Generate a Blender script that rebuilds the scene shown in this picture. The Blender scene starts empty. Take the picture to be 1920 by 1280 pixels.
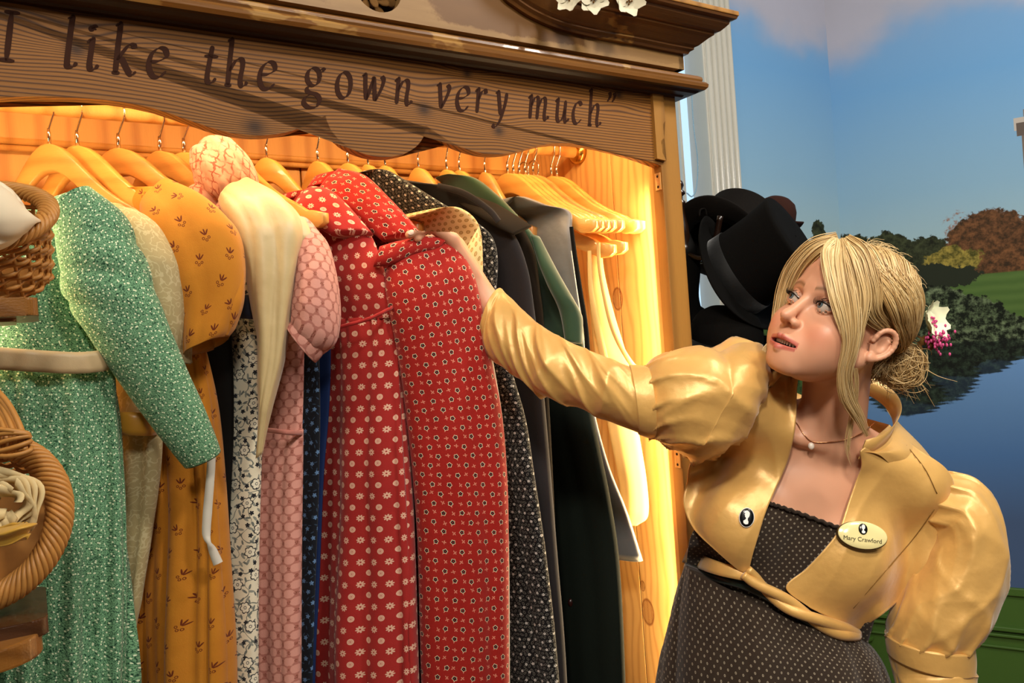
import bpy, bmesh, math, random
import numpy as np
from mathutils import Matrix, Vector

# ------------------------------------------------------------------ camera, world, lights, exposure
SC = bpy.context.scene
COL = SC.collection
FPX = 1500.0            # focal length in pixels of the 1920 px wide frame
RHO = 0.07              # camera roll
CZ = 1.30               # camera height
WA = math.radians(32.6) # wardrobe front is turned by this much
D0 = 1.45               # wardrobe front plane distance on the view axis

cd = bpy.data.cameras.new('camera')
cd.sensor_width = 36.0
cd.lens = 36.0 * FPX / 1920.0
cd.clip_start = 0.02
cam = bpy.data.objects.new('camera', cd)
_c, _s = math.cos(RHO), math.sin(RHO)
cam.matrix_world = Matrix(((_c, _s, 0, 0), (0, 0, -1, 0), (-_s, _c, 0, CZ), (0, 0, 0, 1)))
COL.objects.link(cam)
SC.camera = cam

SC.view_settings.view_transform = 'Standard'
SC.view_settings.look = 'None'
SC.view_settings.gamma = 1.0
SC.view_settings.use_curve_mapping = False
SC.view_settings.exposure = 0.2

world = bpy.data.worlds.new('room_ambient')
SC.world = world
world.use_nodes = True
world.node_tree.nodes['Background'].inputs[0].default_value = (1.0, 0.93, 0.84, 1)
world.node_tree.nodes['Background'].inputs[1].default_value = 0.07

WT = np.array([math.cos(WA), math.sin(WA), 0.0])
WN = np.array([-math.sin(WA), math.cos(WA), 0.0])
WO = np.array([0.0, D0, 0.0])
SCEN = -0.2335          # wardrobe centre along its front
CAMP = np.array([0.0, 0.0, CZ])

def light(name, kind, loc, target, energy, color, size=0.3, size_y=None, spot=None, blend=0.5):
    l = bpy.data.lights.new(name, kind)
    l.energy = energy
    l.color = color
    if kind == 'AREA':
        l.size = size
        if size_y:
            l.shape = 'RECTANGLE'
            l.size_y = size_y
    else:
        l.shadow_soft_size = size
    if kind == 'SPOT':
        l.spot_size = spot
        l.spot_blend = blend
    o = bpy.data.objects.new(name, l)
    o.location = Vector(loc)
    d = Vector(target) - Vector(loc)
    o.rotation_euler = d.to_track_quat('-Z', 'Y').to_euler()
    COL.objects.link(o)
    return o

WARM = (1.0, 0.91, 0.78)
# unseen overhead room lamps, an added spot and an added mural light, and a soft wide one behind the camera
light('ceiling_lamp', 'AREA', (-0.55, -0.15, 2.95), (0.15, 1.35, 1.2), 11, WARM, 0.30)
light('ceiling_lamp', 'AREA', (1.15, 0.10, 2.95), (0.6, 1.4, 1.15), 25, WARM, 0.26)
light('added_person_spot', 'SPOT', (-0.15, -1.05, 2.90), (0.56, 1.32, 1.14), 185, (1.0, 0.93, 0.83), 0.14, spot=math.radians(30), blend=0.8)  # unseen spot added to brighten the woman while sparing the garments
light('added_mural_light', 'AREA', (1.55, 1.05, 2.96), (1.75, 2.75, 1.35), 40, (1.0, 0.95, 0.88), 0.4)  # unseen lamp added to brighten the mural
light('ceiling_lamp', 'AREA', (0.6, -1.60, 2.90), (0.3, 1.6, 1.1), 34, (1.0, 0.93, 0.83), 0.5)
# ------------------------------------------------------------------ measuring helpers
def ray(x, y):
    a = (x - 960.0) / FPX; b = (y - 640.0) / FPX
    return np.array([a * _c - b * _s, 1.0, -a * _s - b * _c])
def P(x, y, D):
    return CAMP + D * ray(x, y)
def PW(x, y, off):                      # point at distance off behind the wardrobe front plane
    r = ray(x, y)
    return CAMP + ((WO @ WN + off) / (r @ WN)) * r
def SZ(x, y, off=0.0):                  # the same in wardrobe coordinates (s from centre, depth, z)
    p = PW(x, y, off)
    return ((p - WO) @ WT - SCEN, p[2])
WMAT = Matrix(((WT[0], WN[0], 0, WO[0] + SCEN * WT[0]), (WT[1], WN[1], 0, WO[1] + SCEN * WT[1]), (0, 0, 1, 0), (0, 0, 0, 1)))
WMN = np.array(WMAT)
def WL(s, d, z):                        # wardrobe coordinates -> world
    return (WMN @ np.array([s, d, z, 1.0]))[:3]
def nrm(v):
    return v / (np.linalg.norm(v, axis=-1, keepdims=True) + 1e-12)

# ------------------------------------------------------------------ object helpers
def tag(o, label=None, cat=None, group=None, kind=None):
    if label: o['label'] = label
    if cat: o['category'] = cat
    if group: o['group'] = group
    if kind: o['kind'] = kind
    return o
def thing(name, label=None, cat=None, loc=(0, 0, 0), group=None, kind=None, mat=None):
    o = bpy.data.objects.new(name, None)
    o.empty_display_size = 0.05
    COL.objects.link(o)
    if mat is not None: o.matrix_world = mat
    else: o.location = loc
    return tag(o, label, cat, group, kind)
def mesh_obj(name, verts, faces, mat, parent=None, smooth=True, uvs=None, world=True, mats=None, midx=None):
    me = bpy.data.meshes.new(name)
    me.from_pydata([tuple(map(float, v)) for v in verts], [], [tuple(map(int, f)) for f in faces])
    if uvs is not None:                 # per-vertex uv
        ul = me.uv_layers.new(name='UVMap')
        li = np.zeros(len(me.loops), dtype=np.int64)
        me.loops.foreach_get('vertex_index', li)
        ul.data.foreach_set('uv', np.asarray(uvs, dtype=np.float32)[li].ravel())
    if smooth:
        me.polygons.foreach_set('use_smooth', np.ones(len(me.polygons), dtype=bool))
    for m in (mats or [mat]): me.materials.append(m)
    if midx is not None:
        me.polygons.foreach_set('material_index', np.asarray(midx, dtype=np.int32))
    me.update()
    o = bpy.data.objects.new(name, me)
    COL.objects.link(o)
    if parent is not None:
        o.parent = parent
        if world: o.matrix_parent_inverse = pw_inv(parent)
    note_world(o, parent, world)
    return o
WORLDM = {}
def pw_inv(p):                          # inverse of the parent's world matrix
    return (WORLDM[p.name] if p.name in WORLDM else p.matrix_basis).inverted()
def note_world(o, parent, world):
    if parent is None or world: WORLDM[o.name] = Matrix.Identity(4)
    else: WORLDM[o.name] = (WORLDM[parent.name] if parent.name in WORLDM else parent.matrix_basis).copy()
def bm_obj(name, bm, mat, parent=None, smooth=False, world=True, bevel=0.0, segs=2):
    if bevel > 0:
        bmesh.ops.bevel(bm, geom=list(bm.edges), offset=bevel, segments=segs, affect='EDGES', profile=0.6)
    bmesh.ops.recalc_face_normals(bm, faces=bm.faces)
    me = bpy.data.meshes.new(name)
    bm.to_mesh(me); bm.free()
    if smooth:
        me.polygons.foreach_set('use_smooth', np.ones(len(me.polygons), dtype=bool))
    me.materials.append(mat)
    o = bpy.data.objects.new(name, me)
    COL.objects.link(o)
    if parent is not None:
        o.parent = parent
        if world: o.matrix_parent_inverse = pw_inv(parent)
    note_world(o, parent, world)
    return o
def box_bm(x0, x1, y0, y1, z0, z1, bm=None):
    bm = bm or bmesh.new()
    vs = [bm.verts.new(p) for p in ((x0, y0, z0), (x1, y0, z0), (x1, y1, z0), (x0, y1, z0), (x0, y0, z1), (x1, y0, z1), (x1, y1, z1), (x0, y1, z1))]
    for f in ((0, 3, 2, 1), (4, 5, 6, 7), (0, 1, 5, 4), (1, 2, 6, 5), (2, 3, 7, 6), (3, 0, 4, 7)):
        bm.faces.new([vs[i] for i in f])
    return bm
def catmull(pts, n):
    pts = np.asarray(pts, float)
    m = len(pts)
    if m == 2:
        t = np.linspace(0, 1, n)[:, None]
        return pts[0] * (1 - t) + pts[1] * t
    ext = np.vstack([2 * pts[0] - pts[1], pts, 2 * pts[-1] - pts[-2]])
    t = np.linspace(0, m - 1, n)
    i = np.minimum(t.astype(int), m - 2)
    f = (t - i)[:, None]
    p0, p1, p2, p3 = ext[i], ext[i + 1], ext[i + 2], ext[i + 3]
    return 0.5 * (2 * p1 + (p2 - p0) * f + (2 * p0 - 5 * p1 + 4 * p2 - p3) * f ** 2 + (3 * p1 - p0 - 3 * p2 + p3) * f ** 3)
def grid_faces(nr, nc, closed):
    f = []
    for i in range(nr - 1):
        a = i * nc
        for j in range(nc if closed else nc - 1):
            k = (j + 1) % nc
            f.append((a + j, a + k, a + nc + k, a + nc + j))
    return f
def tube_vf(path, rad, seg=8, closed=False, cap=True, v0=0, flat=1.0):
    """tube round a polyline -> verts, faces"""
    path = np.asarray(path, float); n = len(path)
    rad = np.broadcast_to(np.asarray(rad, float), (n,))
    if closed: tan = np.roll(path, -1, 0) - np.roll(path, 1, 0)
    else: tan = np.gradient(path, axis=0)
    tan = nrm(tan)
    up = np.array([0, 0, 1.0])
    if abs(tan[0] @ up) > 0.9: up = np.array([1.0, 0, 0])
    us = np.zeros_like(path)
    u = nrm(np.cross(tan[0], np.cross(up, tan[0])))
    for i in range(n):
        u = u - (u @ tan[i]) * tan[i]
        u = u / (np.linalg.norm(u) + 1e-12)
        us[i] = u
    ws = np.cross(tan, us)
    th = np.linspace(0, 2 * math.pi, seg, endpoint=False)
    ring = us[:, None, :] * np.cos(th)[None, :, None] * flat + ws[:, None, :] * np.sin(th)[None, :, None]
    v = path[:, None, :] + ring * rad[:, None, None]
    f = []
    for i in range(n if closed else n - 1):
        a = i * seg; b = ((i + 1) % n) * seg
        for j in range(seg):
            k = (j + 1) % seg
            f.append((v0 + a + j, v0 + a + k, v0 + b + k, v0 + b + j))
    if cap and not closed:
        f.append(tuple(v0 + j for j in range(seg))[::-1])
        f.append(tuple(v0 + (n - 1) * seg + j for j in range(seg)))
    return v.reshape(-1, 3), f
class MB:
    """collects pieces of ONE part"""
    def __init__(self): self.v = []; self.f = []; self.n = 0
    def add(self, v, f):
        v = np.asarray(v, float)
        self.v.append(v); self.f += [tuple(i + self.n for i in q) for q in f]; self.n += len(v)
        return self
    def tube(self, path, rad, seg=8, closed=False, cap=True, flat=1.0):
        v, f = tube_vf(path, rad, seg, closed, cap, 0, flat)
        return self.add(v, f)
    def build(self, name, mat, parent=None, smooth=True, world=True):
        return mesh_obj(name, np.vstack(self.v), self.f, mat, parent, smooth, None, world)
def ellipsoid_vf(c, r, axes=None, nu=20, nv=12):
    u = np.linspace(0, 2 * math.pi, nu, endpoint=False); w = np.linspace(0, math.pi, nv)
    pts = np.stack([np.outer(np.sin(w), np.cos(u)), np.outer(np.sin(w), np.sin(u)), np.outer(np.cos(w), np.ones(nu))], -1).reshape(-1, 3) * np.asarray(r)
    if axes is not None: pts = pts @ np.asarray(axes).T
    return pts + np.asarray(c), grid_faces(nv, nu, True)

FLOOR = -0.22
RNG = np.random.default_rng(7)
def smooth_noise(seed, kx, ky, n=5):
    """sum of sines, a cheap smooth random field of two variables"""
    r = np.random.default_rng(seed)
    a = r.uniform(-1, 1, (n, 2)); ph = r.uniform(0, 6.28, n)
    def f(x, y):
        o = 0.0
        for i in range(n):
            o = o + np.sin(kx * (1 + 0.6 * a[i, 0]) * x + ky * (1.6 * a[i, 1]) * y + ph[i])
        return o / n
    return f
def loft(name, L, R, th, mat, parent, nr=60, nc=64, fold=None, sup=1.0, cap=True, side=None, interp=True, vofs=0.0, uofs=0.0, thickness=0.0, hem=False, hz=False):
    """closed bag of cloth through stations with edge points L[i], R[i] and half thickness th[i]"""
    L = np.asarray(L, float); R = np.asarray(R, float)
    th = np.broadcast_to(np.asarray(th, float), (len(L),))
    if interp:
        L = catmull(L, nr); R = catmull(R, nr)
        th = np.interp(np.linspace(0, 1, nr), np.linspace(0, 1, len(th)), th)
    else: nr = len(L)
    C = (L + R) / 2; e = (R - L) / 2
    tan = np.gradient(C, axis=0)
    m = nrm(np.cross(e, np.array([0, 0, 1.0]) + 0 * tan)) if hz else nrm(np.cross(e, tan))
    view = C - CAMP if side is None else np.asarray(side) + 0 * C
    sg = np.sign((m * view).sum(1)); sg[sg == 0] = 1
    m = -m * sg[:, None]                # towards the viewer
    ang = np.linspace(0, 2 * math.pi, nc, endpoint=False) - math.pi / 2   # starts at the back
    ca, sa = np.cos(ang), np.sin(ang)
    if sup != 1.0:
        ca = np.sign(ca) * np.abs(ca) ** sup; sa = np.sign(sa) * np.abs(sa) ** sup
    V = C[:, None, :] + e[:, None, :] * ca[None, :, None] + m[:, None, :] * (th[:, None] * sa[None, :])[:, :, None]
    seg = np.linalg.norm(np.diff(np.concatenate([V, V[:, :1]], 1), axis=1), axis=2)
    per = seg.sum(1)
    u = np.concatenate([np.zeros((nr, 1)), np.cumsum(seg, 1)[:, :-1]], 1)
    # keep the front centre of every ring at the same u
    u = u - u[:, nc // 2][:, None]
    vlen = np.concatenate([[0], np.cumsum(np.linalg.norm(np.diff(C, axis=0), axis=1))])
    if fold is not None:
        W = np.linalg.norm(e, axis=1)
        d = fold(ang[None, :] + 0 * u, u, vlen[:, None] + 0 * u, (vlen / max(vlen[-1], 1e-6))[:, None] + 0 * u)
        nv = nrm(e[:, None, :] * (ca[None, :, None] * th[:, None, None] / (W[:, None, None] + 1e-9)) + m[:, None, :] * (sa[None, :, None] * np.ones((nr, 1, 1))) * 1.0)
        V = V + nv * d[:, :, None]
    verts = V.reshape(-1, 3)
    uv = np.stack([u + uofs, -(vlen[:, None] + 0 * u) + vofs], -1).reshape(-1, 2)
    faces = grid_faces(nr, nc, True)
    if cap:
        k = len(verts)
        verts = np.vstack([verts, V[0].mean(0), V[-1].mean(0)]); uv = np.vstack([uv, uv[:nc].mean(0), uv[-nc:].mean(0)])
        for j in range(nc):
            faces.append((k, (j + 1) % nc, j)); faces.append((k + 1, (nr - 1) * nc + j, (nr - 1) * nc + (j + 1) % nc))
    elif hem:                           # open end with the cloth turned inward
        k = len(verts)
        cen = V[-1].mean(0); back = (V[-6] - V[-1]) if nr > 8 else 0
        inner = V[-1] + (cen - V[-1]) * 0.10 + back
        inner2 = V[-1] + (cen - V[-1]) * 0.30 + 2.2 * back
        verts = np.vstack([verts, inner, inner2]); uv = np.vstack([uv, uv[k - nc:k], uv[k - nc:k]])
        b = (nr - 1) * nc
        for j in range(nc):
            q = (j + 1) % nc
            faces.append((b + j, b + q, k + q, k + j)); faces.append((k + j, k + q, k + nc + q, k + nc + j))
        faces.append(tuple(k + nc + j for j in range(nc)))
    return mesh_obj(name, verts, faces, mat, parent, True, uv)
def folds(seed, amp, n=7, top=0.15, drift=3.0, width=0.3, extra=None, sharp=0.0):
    """hanging folds: broad rounded pleats with narrow valleys, growing from the top"""
    r = np.random.default_rng(seed)
    ph = r.uniform(0, 6.28, 3); nz = smooth_noise(seed + 50, 9, 3); nz2 = smooth_noise(seed + 70, 16, 9)
    k = 2.5 * n / width; amp = amp * .62
    def f(ang, u, v, t):
        w = nz(u, v * .5) * 1.6 + drift * .25 * t * np.sin(u * 9 + ph[2])
        a = np.abs(np.sin(k * u * .85 + ph[0] + w)) ** .62 - .6
        b = np.abs(np.sin(k * u * 1.73 + ph[1] + 1.4 * w)) ** .7 - .6
        en = .6 + .4 * nz2(u * .6, v)
        g = amp * (top + (1 - top) * np.clip(t * 1.8, 0, 1))
        d = (a * 1.05 * en + b * .42) * g + nz2(u, v) * amp * .30
        if extra is not None: d = d + extra(ang, u, v, t)
        return d
    return f
# ------------------------------------------------------------------ node materials
def sRGB(h):
    h = h.lstrip('#')
    c = [int(h[i:i + 2], 16) / 255 for i in (0, 2, 4)]
    return tuple(((x + 0.055) / 1.055) ** 2.4 if x > 0.04045 else x / 12.92 for x in c) + (1.0,)
class V:
    """wraps a node socket so that maths reads as maths"""
    def __init__(s, g, sock): s.g = g; s.s = sock
    def __add__(a, b): return a.g.m('ADD', a, b)
    def __radd__(a, b): return a.g.m('ADD', b, a)
    def __sub__(a, b): return a.g.m('SUBTRACT', a, b)
    def __rsub__(a, b): return a.g.m('SUBTRACT', b, a)
    def __mul__(a, b): return a.g.m('MULTIPLY', a, b)
    def __rmul__(a, b): return a.g.m('MULTIPLY', b, a)
    def __truediv__(a, b): return a.g.m('DIVIDE', a, b)
    def __neg__(a): return a.g.m('MULTIPLY', a, -1.0)
    def __lt__(a, b): return a.g.m('LESS_THAN', a, b)
    def __gt__(a, b): return a.g.m('GREATER_THAN', a, b)
class G:
    def __init__(s, name, rough=0.85, spec=0.3, sheen=0.0):
        s.mat = bpy.data.materials.new(name); s.mat.use_nodes = True
        s.nt = s.mat.node_tree; s.N = s.nt.nodes; s.L = s.nt.links
        s.b = s.N['Principled BSDF']
        s.b.inputs['Roughness'].default_value = rough
        s.b.inputs['Specular IOR Level'].default_value = spec
        s.b.inputs['Sheen Weight'].default_value = sheen
        s._tc = None
    def put(s, sock, v):
        if isinstance(v, V): s.L.new(v.s, sock)
        elif isinstance(v, (tuple, list)): sock.default_value = v
        else: sock.default_value = v
    def m(s, op, a, b=None, c=None):
        n = s.N.new('ShaderNodeMath'); n.operation = op
        s.put(n.inputs[0], a)
        if b is not None: s.put(n.inputs[1], b)
        if c is not None: s.put(n.inputs[2], c)
        return V(s, n.outputs[0])
    def tc(s, which):
        if s._tc is None: s._tc = s.N.new('ShaderNodeTexCoord')
        return V(s, s._tc.outputs[which])
    def xyz(s, v):
        n = s.N.new('ShaderNodeSeparateXYZ'); s.L.new(v.s, n.inputs[0])
        return [V(s, o) for o in n.outputs]
    def vec(s, x, y, z=0.0):
        n = s.N.new('ShaderNodeCombineXYZ')
        for i, q in zip(n.inputs, (x, y, z)): s.put(i, q)
        return V(s, n.outputs[0])
    def noise(s, v, scale, detail=2.0, rough=0.5, col=False):
        n = s.N.new('ShaderNodeTexNoise'); s.L.new(v.s, n.inputs['Vector'])
        n.inputs['Scale'].default_value = scale; n.inputs['Detail'].default_value = detail; n.inputs['Roughness'].default_value = rough
        return V(s, n.outputs[1 if col else 0])
    def voro(s, v, scale, feature='F1', out=0, rnd=1.0):
        n = s.N.new('ShaderNodeTexVoronoi'); n.feature = feature; s.L.new(v.s, n.inputs['Vector'])
        n.inputs['Scale'].default_value = scale; n.inputs['Randomness'].default_value = rnd
        return V(s, n.outputs[out])
    def white(s, v):
        n = s.N.new('ShaderNodeTexWhiteNoise'); n.noise_dimensions = '2D'; s.L.new(v.s, n.inputs['Vector'])
        return V(s, n.outputs[0])
    def mix(s, f, a, b):
        n = s.N.new('ShaderNodeMix'); n.data_type = 'RGBA'
        s.put(n.inputs[0], f); s.put(n.inputs[6], a); s.put(n.inputs[7], b)
        return V(s, n.outputs[2])
    def ss(s, x, lo, hi):               # smoothstep lo..hi -> 0..1
        n = s.N.new('ShaderNodeMapRange'); n.interpolation_type = 'SMOOTHSTEP'
        s.put(n.inputs[0], x); n.inputs[1].default_value = lo; n.inputs[2].default_value = hi
        return V(s, n.outputs[0])
    def ramp(s, x, stops):
        n = s.N.new('ShaderNodeValToRGB'); s.put(n.inputs[0], x)
        e = n.color_ramp.elements
        while len(e) < len(stops): e.new(0.5)
        for q, (p, c) in zip(e, stops): q.position = p; q.color = c
        return V(s, n.outputs[0])
    def mn(s, a, b): return s.m('MINIMUM', a, b)
    def mx(s, a, b): return s.m('MAXIMUM', a, b)
    def bump(s, h, strength=0.3, dist=0.002):
        n = s.N.new('ShaderNodeBump'); n.inputs['Strength'].default_value = strength; n.inputs['Distance'].default_value = dist
        s.L.new(h.s, n.inputs['Height']); s.L.new(n.outputs[0], s.b.inputs['Normal'])
    def out(s, col, rough=None):
        s.put(s.b.inputs['Base Color'], col)
        if rough is not None: s.put(s.b.inputs['Roughness'], rough)
        return s.mat
    def uv(s): return s.xyz(s.tc('UV'))[:2]
    def cell(s, u, v, su, sv, half=True, jit=0.0, rot=False, seed=0.0):
        """repeat with every other row shifted: local coordinates and a random number per cell"""
        row = s.m('FLOOR', v / sv)
        uu = u / su + (s.m('PINGPONG', row, 1.0) * 0.5 if half else 0.0) + 100.0
        ci = s.m('FLOOR', uu)
        lx = (s.m('FRACT', uu) - 0.5) * su
        ly = (s.m('FRACT', v / sv + 100.0) - 0.5) * sv
        r = s.white(s.vec(ci + seed, row))
        if jit:
            r2 = s.white(s.vec(row + 31.7 + seed, ci))
            lx = lx - (r - 0.5) * (jit * su); ly = ly - (r2 - 0.5) * (jit * sv)
        if rot:
            a = r * 6.283 if rot is True else (r - 0.5) * rot
            c, q = s.m('COSINE', a), s.m('SINE', a)
            lx, ly = lx * c - ly * q, lx * q + ly * c
        return lx, ly, r, row, ci
    def hyp(s, x, y): return s.m('SQRT', x * x + y * y)
    def disc(s, x, y, cx, cy, r):
        return s.hyp(x - cx, y - cy) < r
    def ell(s, x, y, cx, cy, rx, ry, a=0.0):
        dx, dy = x - cx, y - cy
        if a:
            c, q = math.cos(a), math.sin(a)
            dx, dy = dx * c + dy * q, dy * c - dx * q
        dx, dy = dx / rx, dy / ry
        return (dx * dx + dy * dy) < 1.0
    def petals(s, x, y, n, r0, amp):    # inside a flower of n petals
        th = s.m('ARCTAN2', y, x)
        return s.hyp(x, y) < (s.m('ABSOLUTE', s.m('COSINE', th * (n / 2.0))) * amp + r0)
def plain(name, hexc, rough=0.85, spec=0.3, bump=0.0, bscale=900, var=0.12, metal=0.0, sheen=0.0, vscale=14):
    g = G(name, rough, spec, sheen)
    g.b.inputs['Metallic'].default_value = metal
    c = sRGB(hexc); p = g.tc('Object')
    n = g.noise(p, vscale, 3)
    dark = tuple(x * (1 - var) for x in c[:3]) + (1,); lite = tuple(min(1, x * (1 + var)) for x in c[:3]) + (1,)
    if bump: g.bump(g.noise(p, bscale, 2), bump, 0.001)
    return g.out(g.mix(n, dark, lite))
def cloth_bump(g, s=0.25):
    g.bump(g.noise(g.tc('Object'), 700, 2) + g.noise(g.tc('Object'), 60, 3) * 2.0, s, 0.0015)

# --- woods
def wood_mat(name, light_c, dark_c, axis='x', freq=260.0, dist=0.012, knots=(), rough=0.55, spec=0.35, wear=None, knot_c=None, contrast=1.0, stretch=0.08, seed=0.0, coat=0.0):
    """pine: rings run along the axis and bend round the knots"""
    g = G(name, rough, spec)
    g.b.inputs['Coat Weight'].default_value = coat
    p = g.tc('Object'); x, y, z = g.xyz(p)
    if axis == 'x': a, b, c = x, z, y
    elif axis == 'z': a, b, c = z, x, y
    else: a, b, c = y, z, x
    q = g.vec(a * stretch + seed, b, c)
    ph = b + (g.noise(q, 9.0, 3) - 0.5) * (dist * 4) + c * 0.6
    km = None
    for ka, kb, kr in knots:
        da = (a - ka) / (kr * 2.2); db = (b - kb) / kr
        r2 = da * da + db * db
        e = g.m('EXPONENT', -r2)
        ph = ph + (b - kb) * e * 0.9 + e * 0.006
        core = g.m('EXPONENT', -(((a - ka) / (kr * 0.42)) * ((a - ka) / (kr * 0.42)) + ((b - kb) / (kr * 0.36)) * ((b - kb) / (kr * 0.36))))
        km = core if km is None else g.mx(km, core)
    rings = g.m('SINE', ph * freq) * 0.5 + 0.5
    line = g.m('POWER', rings, 3.0)
    fine = g.noise(g.vec(a * 4.0, b * 90.0, c * 90.0), 6.0, 3)
    tone = g.noise(q, 4.0, 2)
    col = g.mix(g.m('MULTIPLY', line * (0.75 * contrast) + (fine - 0.5) * 0.35 + (tone - 0.5) * 0.5, 1.0), light_c, dark_c)
    if km is not None:
        kc = knot_c or tuple(v * 0.35 for v in dark_c[:3]) + (1,)
        col = g.mix(km * 0.85, col, kc)
    if wear:
        wc, thr = wear
        w = g.noise(g.vec(a * 0.5, b, c), 7.0, 5, 0.65)
        col = g.mix(g.ss(w, thr, thr + 0.03), col, wc)
    g.bump(line * 0.6 + fine, 0.25, 0.0012)
    return g.out(col)
# ------------------------------------------------------------------ room shell
OFFW = 0.80                                   # distance of the window wall behind the wardrobe front
def on_wall(x, y):                            # pixel -> (s from wardrobe centre, z) on the window wall
    return SZ(x, y, OFFW)
CORNER = PW(1590, 640, OFFW)
RWD = nrm(np.array([0.854, -0.52, 0.0]))      # right wall runs this way from the corner
RWN = np.array([RWD[1], -RWD[0], 0.0])        # towards the room
if RWN @ (CAMP - CORNER) < 0: RWN = -RWN
def on_right(x, y):
    r = ray(x, y)
    t = ((CORNER - CAMP) @ RWN) / (r @ RWN)
    p = CAMP + t * r
    return ((p - CORNER) @ RWD, p[2])
SCORN = (CORNER - WO) @ WT - SCEN

m_floor = wood_mat('oak_floor', sRGB('#7a5632'), sRGB('#4a3018'), 'x', 60, 0.02, rough=0.45)
m_white = plain('white_gloss_paint', '#b4b2a8', 0.3, 0.5, var=0.03)
m_ceil = plain('ceiling_paint', '#d9d2c4', 0.9, var=0.03)
m_dado = plain('green_dado_paint', '#3f5f22', 0.5, 0.4, var=0.05)

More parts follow.
